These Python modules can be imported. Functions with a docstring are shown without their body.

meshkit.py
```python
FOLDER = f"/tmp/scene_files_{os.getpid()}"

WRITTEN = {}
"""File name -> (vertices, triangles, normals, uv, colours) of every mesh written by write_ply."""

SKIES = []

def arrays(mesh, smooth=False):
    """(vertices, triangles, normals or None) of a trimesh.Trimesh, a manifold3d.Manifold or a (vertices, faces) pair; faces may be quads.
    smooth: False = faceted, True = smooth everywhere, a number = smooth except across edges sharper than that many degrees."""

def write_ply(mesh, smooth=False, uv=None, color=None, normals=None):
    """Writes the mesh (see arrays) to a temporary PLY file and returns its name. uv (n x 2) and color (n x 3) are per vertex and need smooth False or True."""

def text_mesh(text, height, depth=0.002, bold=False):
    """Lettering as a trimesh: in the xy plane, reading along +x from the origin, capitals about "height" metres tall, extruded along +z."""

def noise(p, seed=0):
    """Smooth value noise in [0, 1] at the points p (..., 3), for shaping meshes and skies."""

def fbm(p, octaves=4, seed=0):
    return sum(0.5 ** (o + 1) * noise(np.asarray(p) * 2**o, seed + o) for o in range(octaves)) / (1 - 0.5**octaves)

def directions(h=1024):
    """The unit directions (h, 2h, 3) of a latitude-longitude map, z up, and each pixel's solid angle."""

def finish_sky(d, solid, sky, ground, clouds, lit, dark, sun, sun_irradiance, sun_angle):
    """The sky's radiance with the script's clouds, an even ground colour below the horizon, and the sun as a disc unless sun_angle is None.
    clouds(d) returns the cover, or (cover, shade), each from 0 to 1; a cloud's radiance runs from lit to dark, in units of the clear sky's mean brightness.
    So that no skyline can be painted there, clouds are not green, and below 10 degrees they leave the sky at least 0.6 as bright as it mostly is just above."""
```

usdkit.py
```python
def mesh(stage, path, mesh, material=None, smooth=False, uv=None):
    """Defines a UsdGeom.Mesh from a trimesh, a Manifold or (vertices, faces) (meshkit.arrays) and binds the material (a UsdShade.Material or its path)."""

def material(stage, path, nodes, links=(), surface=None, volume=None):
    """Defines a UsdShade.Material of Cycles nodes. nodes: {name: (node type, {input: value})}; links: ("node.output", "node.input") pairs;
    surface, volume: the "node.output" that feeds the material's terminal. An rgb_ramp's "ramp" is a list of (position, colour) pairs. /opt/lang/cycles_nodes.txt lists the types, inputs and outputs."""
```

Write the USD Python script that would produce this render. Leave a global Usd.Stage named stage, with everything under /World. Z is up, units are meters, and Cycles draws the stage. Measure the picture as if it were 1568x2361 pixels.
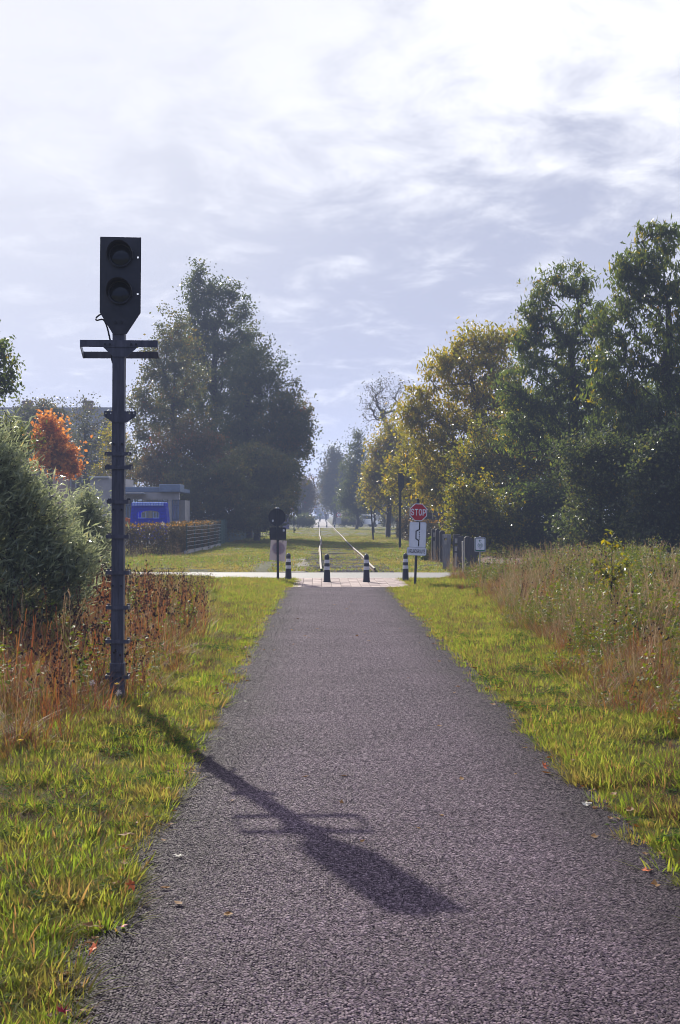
import math
import numpy as np
import trimesh
import shapely
from shapely.geometry import Polygon, LineString, Point, box as sbox
import usdkit
import meshkit
from pxr import Usd, UsdGeom, UsdLux, UsdShade, Sdf, Gf, Vt

stage = Usd.Stage.CreateInMemory()
UsdGeom.SetStageUpAxis(stage, "Z")
UsdGeom.SetStageMetersPerUnit(stage, 1.0)
W = UsdGeom.Xform.Define(stage, "/World")
UsdGeom.Scope.Define(stage, "/World/Looks")
stage.SetDefaultPrim(W.GetPrim())

# ------------------------------------------------------------------ camera, sky, sun, exposure
FPX, EYE, VX, HY = 3400.0, 1.65, 736.0, 1183.0        # lens in photo pixels (1568 wide), eye height, vanishing point
cam = UsdGeom.Camera.Define(stage, "/World/camera")
AP = 15.67
cam.CreateHorizontalApertureAttr(AP)
cam.CreateVerticalApertureAttr(AP * 2361 / 1568)
cam.CreateFocalLengthAttr(AP * FPX / 1568)
cam.CreateHorizontalApertureOffsetAttr(AP * (784 - VX) / 1568)
cam.CreateVerticalApertureOffsetAttr(AP * (HY - 1180.5) / 1568)
cam.CreateClippingRangeAttr(Gf.Vec2f(0.1, 20000))
cam.AddTranslateOp().Set((0, 0, EYE))
cam.AddRotateXOp().Set(90.0)
cam.CreateExposureAttr(0.65)

SUN_AZ, SUN_EL = math.radians(-17.8), math.radians(29.6)
SD = np.array([math.sin(SUN_AZ) * math.cos(SUN_EL), math.cos(SUN_AZ) * math.cos(SUN_EL), math.sin(SUN_EL)])
sun = UsdLux.DistantLight.Define(stage, "/World/sun")
sun.CreateIntensityAttr(1.15)
sun.CreateAngleAttr(0.5)
sun.CreateNormalizeAttr(True)
sun.CreateColorAttr((1.0, 0.93, 0.81))
sun.AddTransformOp().Set(Gf.Matrix4d().SetLookAt(Gf.Vec3d(0, 0, 0), Gf.Vec3d(*(-SD)), Gf.Vec3d(0, 0, 1)).GetInverse())

sky = UsdLux.DomeLight.Define(stage, "/World/sky")
sky.GetPrim().SetCustomDataByKey("kind", "structure")
SKY_STRENGTH = 0.05
CLOUD_LO, CLOUD_HI, CLOUD_GLOW = (6.2, 6.5, 8.2), (14.6, 14.6, 15.0), (11, 11.1, 11.8)
skymat = usdkit.material(stage, "/World/Looks/sky_look", {
    "tc": ("texture_coordinate", {}),
    "sky": ("sky_texture", {"sky_type": "single_scattering", "sun_disc": False, "sun_elevation": SUN_EL, "sun_rotation": SUN_AZ, "aerosol_density": 1.0}),
    "sep": ("separate_xyz", {}),
    "zz": ("math", {"math_type": "maximum", "value2": 0.0}),
    "za": ("math", {"math_type": "add", "value2": 0.12}),
    "ux": ("math", {"math_type": "divide"}),
    "uy": ("math", {"math_type": "divide"}),
    "uv": ("combine_xyz", {"z": 0.0}),
    "map1": ("mapping", {"scale": (1.7, 1.25, 1), "location": (3.1, 1.7, 0)}),
    "n1": ("noise_texture", {"scale": 3.2, "detail": 9, "roughness": 0.6, "distortion": 0.35}),
    "map2": ("mapping", {"scale": (0.7, 0.9, 1), "location": (0.4, 5.2, 0)}),
    "n2": ("noise_texture", {"scale": 0.9, "detail": 3, "roughness": 0.5, "distortion": 0.4}),
    # thicker bright cover from about thirteen degrees up, thin veil below
    "rise": ("map_range", {"range_type": "smoothstep", "from_min": 0.15, "from_max": 0.33, "to_min": -0.15, "to_max": 0.22, "clamp": True}),
    "s1": ("math", {"math_type": "add"}),
    "bank": ("map_range", {"range_type": "smoothstep", "from_min": 0.30, "from_max": 0.80, "to_min": 0.0, "to_max": 1.0, "clamp": True}),
    "veil": ("map_range", {"from_min": 0.3, "from_max": 0.7, "to_min": 0.96, "to_max": 0.99, "clamp": True}),
    "dot": ("vector_math", {"math_type": "dot_product", "vector2": tuple(SD)}),
    "glow": ("map_range", {"range_type": "smoothstep", "from_min": 0.86, "from_max": 1.0, "to_min": 0.0, "to_max": 1.0, "clamp": True}),
    "ar": ("map_range", {"range_type": "smoothstep", "from_min": -0.1, "from_max": 0.85, "to_min": 0.25, "to_max": 1.0, "clamp": True}),
    "ag": ("map_range", {"range_type": "smoothstep", "from_min": -0.1, "from_max": 0.85, "to_min": 0.33, "to_max": 1.0, "clamp": True}),
    "ab": ("map_range", {"range_type": "smoothstep", "from_min": -0.1, "from_max": 0.85, "to_min": 0.55, "to_max": 1.0, "clamp": True}),
    "lo": ("mix_color", {"fac": 0.9, "a": (1, 1, 1), "b": CLOUD_LO}),
    "c1": ("mix_color", {"a": CLOUD_LO, "b": CLOUD_HI}),
    "c2": ("mix_color", {"b": CLOUD_GLOW}),
    "dim": ("mix_color", {"blend_type": "multiply", "fac": 1.0}),
    "awc": ("combine_color", {}),
    "out": ("mix_color", {}),
    "bg": ("background_shader", {"strength": SKY_STRENGTH}),
}, [
    ("tc.generated", "sep.vector"), ("sep.z", "zz.value1"), ("zz.value", "za.value1"),
    ("sep.x", "ux.value1"), ("za.value", "ux.value2"), ("sep.y", "uy.value1"), ("za.value", "uy.value2"),
    ("ux.value", "uv.x"), ("uy.value", "uv.y"), ("uv.vector", "map1.vector"), ("map1.vector", "n1.vector"),
    ("uv.vector", "map2.vector"), ("map2.vector", "n2.vector"),
    ("sep.z", "rise.value"), ("n1.fac", "s1.value1"), ("rise.result", "s1.value2"), ("s1.value", "bank.value"),
    ("n2.fac", "veil.value"), ("tc.generated", "dot.vector1"), ("dot.value", "glow.value"), ("dot.value", "ar.value"), ("dot.value", "ag.value"), ("dot.value", "ab.value"),
    ("bank.result", "c1.fac"), ("glow.result", "c2.fac"), ("c1.result", "c2.a"),
    ("ar.result", "awc.r"), ("ag.result", "awc.g"), ("ab.result", "awc.b"),
    ("c2.result", "dim.a"), ("awc.color", "dim.b"),
    ("sky.color", "out.a"), ("dim.result", "out.b"), ("veil.result", "out.fac"), ("out.result", "bg.color")],
    surface="bg.background")
UsdShade.MaterialBindingAPI.Apply(sky.GetPrim()).Bind(skymat)

# ------------------------------------------------------------------ helpers: places
def Yg(py):
    return FPX * EYE / (py - HY)


def P(px, py, Y):
    return np.array([(px - VX) * Y / FPX, Y, EYE + (HY - py) * Y / FPX])


def G(px, py):
    Y = Yg(py)
    return np.array([(px - VX) * Y / FPX, Y, 0.0])


# ------------------------------------------------------------------ helpers: prims
_names = {}


def numbered(parent, name):
    k = (parent, name)
    n = _names.get(k, -1) + 1
    _names[k] = n
    return f"{parent}/{name}" if n == 0 else f"{parent}/{name}_{n:03d}"


def tag(prim, label=None, cat=None, group=None, kind=None):
    for k, v in (("label", label), ("category", cat), ("group", group), ("kind", kind)):
        if v:
            prim.SetCustomDataByKey(k, v)
    return prim


def thing(name, label, cat, loc=(0, 0, 0), rz=0.0, ry=0.0, group=None):
    x = UsdGeom.Xform.Define(stage, numbered("/World", name))
    x.AddTranslateOp().Set(tuple(map(float, loc)))
    if rz:
        x.AddRotateZOp().Set(math.degrees(rz))
    if ry:
        x.AddRotateYOp().Set(math.degrees(ry))
    return tag(x.GetPrim(), label, cat, group)


def obj(name, mesh, mat, parent=None, smooth=False, tint=None, label=None, kind=None):
    root = parent.GetPath().pathString if parent is not None else "/World"
    m = usdkit.mesh(stage, numbered(root, name), mesh, mat, smooth)
    if tint is not None:
        UsdGeom.PrimvarsAPI(m).CreatePrimvar("tint", Sdf.ValueTypeNames.FloatArray, "vertex").Set(Vt.FloatArray.FromNumpy(np.asarray(tint, np.float32)))
    return tag(m.GetPrim(), label, None, None, kind)


def copy_thing(src, name, label, loc, rz=0.0, group=None):
    was = src.GetCustomData()
    r = thing(name, label, was["category"], loc, rz, 0, group or was.get("group"))
    r.GetReferences().AddInternalReference(src.GetPath())
    return r


# ------------------------------------------------------------------ helpers: meshes
cat = trimesh.util.concatenate


def bx(cx, cy, cz, sx, sy, sz, rot=None):
    m = trimesh.creation.box([sx, sy, sz])
    if rot is not None:
        m.apply_transform(trimesh.transformations.rotation_matrix(rot[0], rot[1]))
    m.apply_translation([cx, cy, cz])
    return m


def bevel_box(cx, cy, cz, sx, sy, sz, b=0.01):
    import manifold3d as m3
    b = min(b, sx * .4, sy * .4, sz * .4)
    pts = []
    for x in (-1, 1):
        for y in (-1, 1):
            for z in (-1, 1):
                for k in range(3):
                    d = np.array([x * sx / 2, y * sy / 2, z * sz / 2])
                    q = d - b * np.array([x, y, z])
                    q[k] = d[k]
                    pts.append(q)
    mm = m3.Manifold.hull_points(np.array(pts)).to_mesh()
    t = trimesh.Trimesh(mm.vert_properties[:, :3], mm.tri_verts, process=False)
    t.apply_translation([cx, cy, cz])
    return t


def cyl(p, q, r, r2=None, n=12, caps=True):
    return tube([p, q], [r, r if r2 is None else r2], n, caps)


def tube(pts, rad, n=8, caps=True):
    pts = np.asarray(pts, float)
    rad = np.broadcast_to(np.asarray(rad, float), (len(pts),))
    t = np.gradient(pts, axis=0)
    t /= np.maximum(np.linalg.norm(t, axis=1, keepdims=True), 1e-9)
    ref = np.array([0, 0, 1.0]) if abs(t[0][2]) < 0.9 else np.array([1.0, 0, 0])
    a = np.cross(t, ref)
    a /= np.maximum(np.linalg.norm(a, axis=1, keepdims=True), 1e-9)
    b = np.cross(t, a)
    th = np.linspace(0, 2 * np.pi, n, endpoint=False)
    v = pts[:, None] + rad[:, None, None] * (a[:, None] * np.cos(th)[None, :, None] + b[:, None] * np.sin(th)[None, :, None])
    v = v.reshape(-1, 3)
    f = []
    for i in range(len(pts) - 1):
        for j in range(n):
            k = (j + 1) % n
            f += [[i * n + j, (i + 1) * n + j, (i + 1) * n + k], [i * n + j, (i + 1) * n + k, i * n + k]]
    if caps:
        c0, c1 = len(v), len(v) + 1
        v = np.vstack([v, pts[0], pts[-1]])
        L = (len(pts) - 1) * n
        for j in range(n):
            k = (j + 1) % n
            f += [[c0, j, k], [c1, L + k, L + j]]
    m = trimesh.Trimesh(v, np.array(f), process=False)
    return m


def lathe(profile, n=24):
    return trimesh.creation.revolve(np.asarray(profile, float), sections=n)


def plate(poly, depth):
    """A polygon in (x, z), extruded towards -Y (towards the path user) from y = 0."""
    m = cat([trimesh.creation.extrude_polygon(g, depth, engine="earcut") for g in getattr(poly, "geoms", [poly])])
    return stand(m)


def stand(m):
    m = m.copy()
    v = np.array(m.vertices)
    m.vertices = np.stack([v[:, 0], -v[:, 2], v[:, 1]], 1)
    return m


def rrect(w, h, r, cx=0.0, cz=0.0):
    return sbox(cx - w / 2 + r, cz - h / 2 + r, cx + w / 2 - r, cz + h / 2 - r).buffer(r, quad_segs=6)


def words(text, height, cx, cz, y, depth=0.002, bold=True, width=None, mirror=False):
    m = meshkit.text_mesh(text, height, depth, bold)
    b = m.bounds
    m.apply_translation([-(b[0][0] + b[1][0]) / 2, -(b[0][1] + b[1][1]) / 2, 0])
    if width:
        m.apply_scale([width / (b[1][0] - b[0][0]), 1, 1])
    if mirror:
        m.apply_scale([-1, 1, 1])
        m.invert()
    m = stand(m)
    m.apply_translation([cx, y, cz])
    return m


# ------------------------------------------------------------------ materials
def M(name):
    return "/World/Looks/" + name


def plain(name, col, rough=0.5, metal=0.0, var=0.15, scale=8.0, bump=0.0, bscale=60.0, spec=0.5, stretch=(1, 1, 1)):
    """Procedural paint, metal, wood or stone: two noises of colour, optional fine relief."""
    dark = tuple(c * (1 - var) for c in col)
    light = tuple(min(1, c * (1 + var)) for c in col)
    nodes = {
        "g": ("texture_coordinate", {}),
        "mp": ("mapping", {"scale": stretch}),
        "n": ("noise_texture", {"scale": scale, "detail": 6, "roughness": 0.65}),
        "r": ("rgb_ramp", {"ramp": [(0.3, dark), (0.7, light)]}),
        "rr": ("map_range", {"from_min": 0.3, "from_max": 0.7, "to_min": max(rough - 0.12, 0.05), "to_max": min(rough + 0.12, 1.0)}),
        "p": ("principled_bsdf", {"metallic": metal, "specular_ior_level": spec}),
    }
    links = [("g.object", "mp.vector"), ("mp.vector", "n.vector"), ("n.fac", "r.fac"), ("r.color", "p.base_color"), ("n.fac", "rr.value"), ("rr.result", "p.roughness")]
    if bump:
        nodes["nb"] = ("noise_texture", {"scale": bscale, "detail": 4, "roughness": 0.6})
        nodes["b"] = ("bump", {"strength": bump, "distance": 0.01})
        links += [("mp.vector", "nb.vector"), ("nb.fac", "b.height"), ("b.normal", "p.normal")]
    return usdkit.material(stage, M(name), nodes, links, surface="p.BSDF")


def leafy(name, ramp, trans=0.45, rough=0.38, spec=0.5, tsat=1.25, tval=1.5, patch=None, pscale=0.4):
    """Leaf or blade: colour per leaf from its tint, broad patches by place, light passing through."""
    nodes = {
        "a": ("attribute", {"attribute": "tint"}),
        "r": ("rgb_ramp", {"ramp": ramp}),
        "p": ("principled_bsdf", {"roughness": rough, "specular_ior_level": spec}),
        "h": ("hsv", {"hue": 0.49, "saturation": tsat, "value": tval}),
        "t": ("translucent_bsdf", {}),
        "m": ("mix_closure", {"fac": trans}),
    }
    links = [("a.fac", "r.fac")]
    colour = "r.color"
    if patch:
        nodes |= {
            "g": ("geometry", {}),
            "n": ("noise_texture", {"scale": pscale, "detail": 3, "roughness": 0.6}),
            "k": ("map_range", {"range_type": "smoothstep", "from_min": patch[1], "from_max": patch[2], "to_min": 0.0, "to_max": patch[3], "clamp": True}),
            "x": ("mix_color", {"b": patch[0]}),
        }
        links += [("g.position", "n.vector"), ("n.fac", "k.value"), ("k.result", "x.fac"), ("r.color", "x.a")]
        colour = "x.result"
    links += [(colour, "p.base_color"), (colour, "h.color"), ("h.color", "t.color"), ("p.BSDF", "m.closure1"), ("t.BSDF", "m.closure2")]
    return usdkit.material(stage, M(name), nodes, links, surface="m.closure")


plain("black_paint", (0.012, 0.012, 0.015), 0.42, var=0.4, scale=14)
plain("signal_enamel", (0.026, 0.024, 0.030), 0.55, var=0.5, scale=9, bump=0.15)
plain("post_steel", (0.075, 0.071, 0.088), 0.45, metal=0.35, var=0.45, scale=7, bump=0.12, stretch=(3, 3, 0.35))
plain("lens_glass", (0.02, 0.02, 0.022), 0.12, var=0.3)
plain("galvanised", (0.30, 0.31, 0.33), 0.42, metal=0.7, var=0.2, scale=20)
plain("sign_post_dark", (0.03, 0.033, 0.04), 0.5, metal=0.3, var=0.3, scale=12)
plain("sign_back", (0.035, 0.036, 0.042), 0.55, var=0.25, scale=8)
plain("sign_white", (0.72, 0.72, 0.74), 0.35, var=0.06, scale=9)
plain("sign_red", (0.42, 0.012, 0.022), 0.35, var=0.1, scale=9)
plain("sign_black", (0.012, 0.012, 0.014), 0.45, var=0.2)
plain("sign_green", (0.02, 0.13, 0.075), 0.4, var=0.15)
plain("band_white", (0.46, 0.46, 0.48), 0.5, var=0.14, scale=25)
plain("band_black", (0.011, 0.012, 0.02), 0.4, var=0.4, scale=18)
plain("sticker", (0.75, 0.75, 0.78), 0.4, var=0.05)
plain("old_oak", (0.055, 0.049, 0.05), 0.8, var=0.55, scale=9, bump=0.7, bscale=25, stretch=(6, 6, 0.5))
plain("pale_oak", (0.30, 0.27, 0.24), 0.85, var=0.3, scale=14, bump=0.5, bscale=25, stretch=(6, 6, 0.6))
plain("grey_oak", (0.22, 0.205, 0.20), 0.85, var=0.35, scale=12, bump=0.6, bscale=25, stretch=(6, 6, 0.5))
plain("rail_steel", (0.17, 0.15, 0.14), 0.6, metal=0.5, var=0.15, scale=3, stretch=(4, 1, 4))
plain("rail_rust", (0.11, 0.055, 0.035), 0.85, var=0.4, scale=20)
plain("brick_rose", (0.25, 0.17, 0.165), 0.75, var=0.12, scale=30, bump=0.2)
plain("brick_pink", (0.29, 0.205, 0.195), 0.75, var=0.12, scale=30, bump=0.2)
plain("brick_brown", (0.22, 0.155, 0.15), 0.78, var=0.14, scale=30, bump=0.2)
plain("joint_sand", (0.075, 0.06, 0.055), 0.9, var=0.3, scale=30)
usdkit.material(stage, M("blue_plastic"), {
    "g": ("texture_coordinate", {}), "n": ("noise_texture", {"scale": 4, "detail": 4}), "r": ("rgb_ramp", {"ramp": [(0.3, (0.012, 0.045, 0.60)), (0.7, (0.016, 0.06, 0.72))]}),
    "p": ("principled_bsdf", {"roughness": 0.45}), "t": ("translucent_bsdf", {"color": (0.02, 0.07, 0.9)}), "m": ("mix_closure", {"fac": 0.4})},
    [("g.object", "n.vector"), ("n.fac", "r.fac"), ("r.color", "p.base_color"), ("p.BSDF", "m.closure1"), ("t.BSDF", "m.closure2")], surface="m.closure")
plain("blue_plastic_dark", (0.008, 0.025, 0.32), 0.5, var=0.08, scale=5)
plain("pale_blue_plastic", (0.42, 0.52, 0.85), 0.4, var=0.08, scale=5)
plain("orange_plastic", (0.75, 0.17, 0.015), 0.4, var=0.06)
plain("render_wall", (0.36, 0.32, 0.29), 0.85, var=0.12, scale=3, bump=0.15)
plain("zinc_fascia", (0.13, 0.17, 0.24), 0.5, var=0.15, scale=3)
plain("concrete", (0.34, 0.33, 0.31), 0.85, var=0.2, scale=5, bump=0.2)
plain("slate_roof", (0.075, 0.082, 0.105), 0.6, var=0.2, scale=10)
plain("brick_wall", (0.22, 0.13, 0.10), 0.85, var=0.25, scale=6)
plain("bark", (0.055, 0.045, 0.038), 0.9, var=0.4, scale=9, bump=0.5, bscale=20, stretch=(2, 2, 0.5))
plain("bark_dark", (0.028, 0.024, 0.022), 0.9, var=0.4, scale=9)
plain("bark_pale", (0.16, 0.14, 0.12), 0.85, var=0.35, scale=9)
plain("wire", (0.26, 0.26, 0.29), 0.45, metal=0.7, var=0.1)
plain("fence_green", (0.014, 0.06, 0.045), 0.6, var=0.25, scale=4)
plain("rubber", (0.012, 0.012, 0.012), 0.7, var=0.3)
plain("car_white", (0.78, 0.78, 0.8), 0.25, var=0.03)
plain("dark_glass", (0.015, 0.018, 0.022), 0.08, var=0.1)
plain("digger_paint", (0.05, 0.09, 0.17), 0.45, var=0.2)
plain("digger_steel", (0.10, 0.11, 0.13), 0.5, metal=0.4, var=0.3)
plain("skin", (0.45, 0.28, 0.21), 0.55, var=0.08)
plain("cloth_green", (0.03, 0.14, 0.09), 0.85, var=0.2)
plain("cloth_navy", (0.018, 0.022, 0.05), 0.85, var=0.2)
plain("cloth_maroon", (0.10, 0.025, 0.03), 0.85, var=0.2)
plain("cloth_trousers", (0.02, 0.02, 0.028), 0.85, var=0.2)
plain("hair_dark", (0.02, 0.014, 0.01), 0.6, var=0.2)
plain("board_purple", (0.10, 0.07, 0.16), 0.55, var=0.12)
plain("petal_yellow", (0.80, 0.52, 0.01), 0.6, var=0.1)
plain("stem_green", (0.07, 0.12, 0.025), 0.6, var=0.2)
plain("leaf_litter_orange", (0.62, 0.13, 0.03), 0.6, var=0.2, scale=40)
plain("leaf_litter_red", (0.48, 0.03, 0.06), 0.6, var=0.2, scale=40)
plain("leaf_litter_pale", (0.36, 0.33, 0.29), 0.7, var=0.2, scale=40)
plain("mulch", (0.10, 0.055, 0.045), 0.95, var=0.45, scale=15, bump=0.6, bscale=25)
plain("seed_fluff", (0.55, 0.48, 0.44), 0.9, var=0.1)
plain("sleeper_wood", (0.07, 0.06, 0.055), 0.9, var=0.4, scale=10, bump=0.4, stretch=(0.6, 5, 5))
plain("headlamp", (0.85, 0.85, 0.8), 0.1, var=0.02)

usdkit.material(stage, M("window_glass"), {
    "f": ("fresnel", {"IOR": 1.5}), "t": ("transparent_bsdf", {"color": (0.78, 0.84, 0.86)}), "g": ("glossy_bsdf", {"roughness": 0.03, "color": (0.9, 0.92, 0.95)}),
    "m": ("mix_closure", {})}, [("f.fac", "m.fac"), ("t.BSDF", "m.closure1"), ("g.BSDF", "m.closure2")], surface="m.closure")

# thin plastic poster sheet, print showing through
usdkit.material(stage, M("poster_sheet"), {
    "d": ("principled_bsdf", {"base_color": (0.62, 0.56, 0.56), "roughness": 0.6}), "t": ("translucent_bsdf", {"color": (0.55, 0.50, 0.50)}),
    "m": ("mix_closure", {"fac": 0.35})}, [("d.BSDF", "m.closure1"), ("t.BSDF", "m.closure2")], surface="m.closure")
usdkit.material(stage, M("poster_print"), {
    "g": ("texture_coordinate", {}), "n": ("noise_texture", {"scale": 9, "detail": 3}),
    "r": ("rgb_ramp", {"ramp": [(0.3, (0.60, 0.42, 0.46)), (0.7, (0.61, 0.50, 0.52))]}),
    "d": ("principled_bsdf", {"roughness": 0.6}), "t": ("translucent_bsdf", {"color": (0.55, 0.42, 0.46)}), "m": ("mix_closure", {"fac": 0.35})},
    [("g.object", "n.vector"), ("n.fac", "r.fac"), ("r.color", "d.base_color"), ("d.BSDF", "m.closure1"), ("t.BSDF", "m.closure2")], surface="m.closure")

# path: rolled chippings in bitumen
usdkit.material(stage, M("chip_asphalt"), {
    "g": ("geometry", {}),
    "warp": ("noise_texture", {"scale": 60, "detail": 1}),
    "wm": ("vector_math", {"math_type": "multiply_add", "vector2": (0.006, 0.006, 0.0)}),
    "v": ("voronoi_texture", {"scale": 80, "feature": "f1", "randomness": 1.0}),
    "ve": ("voronoi_texture", {"scale": 80, "feature": "distance_to_edge", "randomness": 1.0}),
    "sep": ("separate_color", {}),
    "stone": ("rgb_ramp", {"ramp": [(0.0, (0.010, 0.006, 0.010)), (0.35, (0.020, 0.0125, 0.0195)), (0.7, (0.045, 0.029, 0.042)), (0.92, (0.085, 0.056, 0.078)), (1.0, (0.15, 0.105, 0.14))]}),
    "gap": ("map_range", {"range_type": "smoothstep", "from_min": 0.02, "from_max": 0.16, "to_min": 0.0, "to_max": 1.0, "clamp": True}),
    "cmix": ("mix_color", {"a": (0.006, 0.005, 0.007)}),
    "big": ("noise_texture", {"scale": 0.7, "detail": 5, "roughness": 0.6}),
    "bigr": ("map_range", {"from_min": 0.3, "from_max": 0.7, "to_min": 0.74, "to_max": 1.22}),
    "bigc": ("combine_color", {}),
    "mul": ("mix_color", {"blend_type": "multiply", "fac": 1.0}),
    "px": ("separate_xyz", {}),
    # worn centre runs paler, the dirty margins darker
    "edge": ("math", {"math_type": "subtract", "value2": 0.39}),
    "abs": ("math", {"math_type": "absolute"}),
    "er": ("map_range", {"range_type": "smoothstep", "from_min": 0.5, "from_max": 1.2, "to_min": 1.10, "to_max": 0.45, "clamp": True}),
    "ec": ("combine_color", {}),
    "mul2": ("mix_color", {"blend_type": "multiply", "fac": 1.0}),
    "hgt": ("math", {"math_type": "multiply"}),
    "sz": ("map_range", {"from_min": 0.0, "from_max": 1.0, "to_min": 0.35, "to_max": 1.0}),
    "b": ("bump", {"strength": 1.0, "distance": 0.010}),
    "p": ("principled_bsdf", {"roughness": 0.68, "specular_ior_level": 0.07, "specular_tint": (1.0, 0.8, 1.0)}),
}, [("g.position", "warp.vector"), ("warp.color", "wm.vector1"), ("g.position", "wm.vector3"), ("wm.vector", "v.vector"), ("wm.vector", "ve.vector"),
    ("v.color", "sep.color"), ("sep.r", "stone.fac"), ("ve.distance", "gap.value"), ("gap.result", "cmix.fac"), ("stone.color", "cmix.b"),
    ("g.position", "big.vector"), ("big.fac", "bigr.value"), ("bigr.result", "bigc.r"), ("bigr.result", "bigc.g"), ("bigr.result", "bigc.b"),
    ("cmix.result", "mul.a"), ("bigc.color", "mul.b"),
    ("g.position", "px.vector"), ("px.x", "edge.value1"), ("edge.value", "abs.value1"), ("abs.value", "er.value"), ("er.result", "ec.r"), ("er.result", "ec.g"), ("er.result", "ec.b"),
    ("mul.result", "mul2.a"), ("ec.color", "mul2.b"), ("mul2.result", "p.base_color"),
    ("sep.g", "sz.value"), ("gap.result", "hgt.value1"), ("sz.result", "hgt.value2"), ("hgt.value", "b.height"), ("b.normal", "p.normal")], surface="p.BSDF")

usdkit.material(stage, M("grey_road"), {
    "g": ("geometry", {}), "n": ("noise_texture", {"scale": 1.2, "detail": 8, "roughness": 0.65}),
    "r": ("rgb_ramp", {"ramp": [(0.3, (0.075, 0.073, 0.08)), (0.7, (0.108, 0.106, 0.112))]}),
    "nb": ("noise_texture", {"scale": 90, "detail": 3}), "b": ("bump", {"strength": 0.4, "distance": 0.006}),
    "p": ("principled_bsdf", {"roughness": 0.62})},
    [("g.position", "n.vector"), ("n.fac", "r.fac"), ("r.color", "p.base_color"), ("g.position", "nb.vector"), ("nb.fac", "b.height"), ("b.normal", "p.normal")], surface="p.BSDF")

usdkit.material(stage, M("turf_ground"), {
    "g": ("geometry", {}),
    "n1": ("noise_texture", {"scale": 0.35, "detail": 6, "roughness": 0.6}),
    "n2": ("noise_texture", {"scale": 14, "detail": 6, "roughness": 0.75}),
    "ra": ("rgb_ramp", {"ramp": [(0.25, (0.020, 0.017, 0.010)), (0.5, (0.038, 0.035, 0.014)), (0.75, (0.055, 0.062, 0.017))]}),
    "rb": ("rgb_ramp", {"ramp": [(0.3, (0.045, 0.036, 0.022)), (0.55, (0.075, 0.082, 0.025)), (0.75, (0.13, 0.115, 0.05))]}),
    "mx": ("mix_color", {"fac": 0.6}),
    "b": ("bump", {"strength": 0.9, "distance": 0.05}),
    "p": ("principled_bsdf", {"roughness": 0.9, "specular_ior_level": 0.2})},
    [("g.position", "n1.vector"), ("g.position", "n2.vector"), ("n2.fac", "ra.fac"), ("n1.fac", "rb.fac"), ("ra.color", "mx.a"), ("rb.color", "mx.b"), ("mx.result", "p.base_color"), ("n2.fac", "b.height"), ("b.normal", "p.normal")], surface="p.BSDF")

leafy("grass_blade", [(0.0, (0.14, 0.080, 0.034)), (0.14, (0.16, 0.115, 0.038)), (0.22, (0.130, 0.134, 0.026)), (0.6, (0.105, 0.134, 0.020)), (1.0, (0.062, 0.104, 0.015))], 0.58, 0.7, spec=0.10, tsat=1.08, tval=2.75,
      patch=((0.15, 0.105, 0.036), 0.46, 0.72, 0.6), pscale=1.6)
leafy("thatch_blade", [(0.0, (0.085, 0.048, 0.026)), (0.15, (0.14, 0.085, 0.045)), (0.6, (0.17, 0.12, 0.06)), (1.0, (0.22, 0.17, 0.10))], 0.4, 0.7, spec=0.15, tsat=1.05, tval=1.4)
leafy("clover_leaf", [(0.0, (0.035, 0.070, 0.016)), (0.8, (0.06, 0.11, 0.022)), (1.0, (0.12, 0.10, 0.03))], 0.5, 0.8, spec=0.08, tval=1.9)
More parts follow.
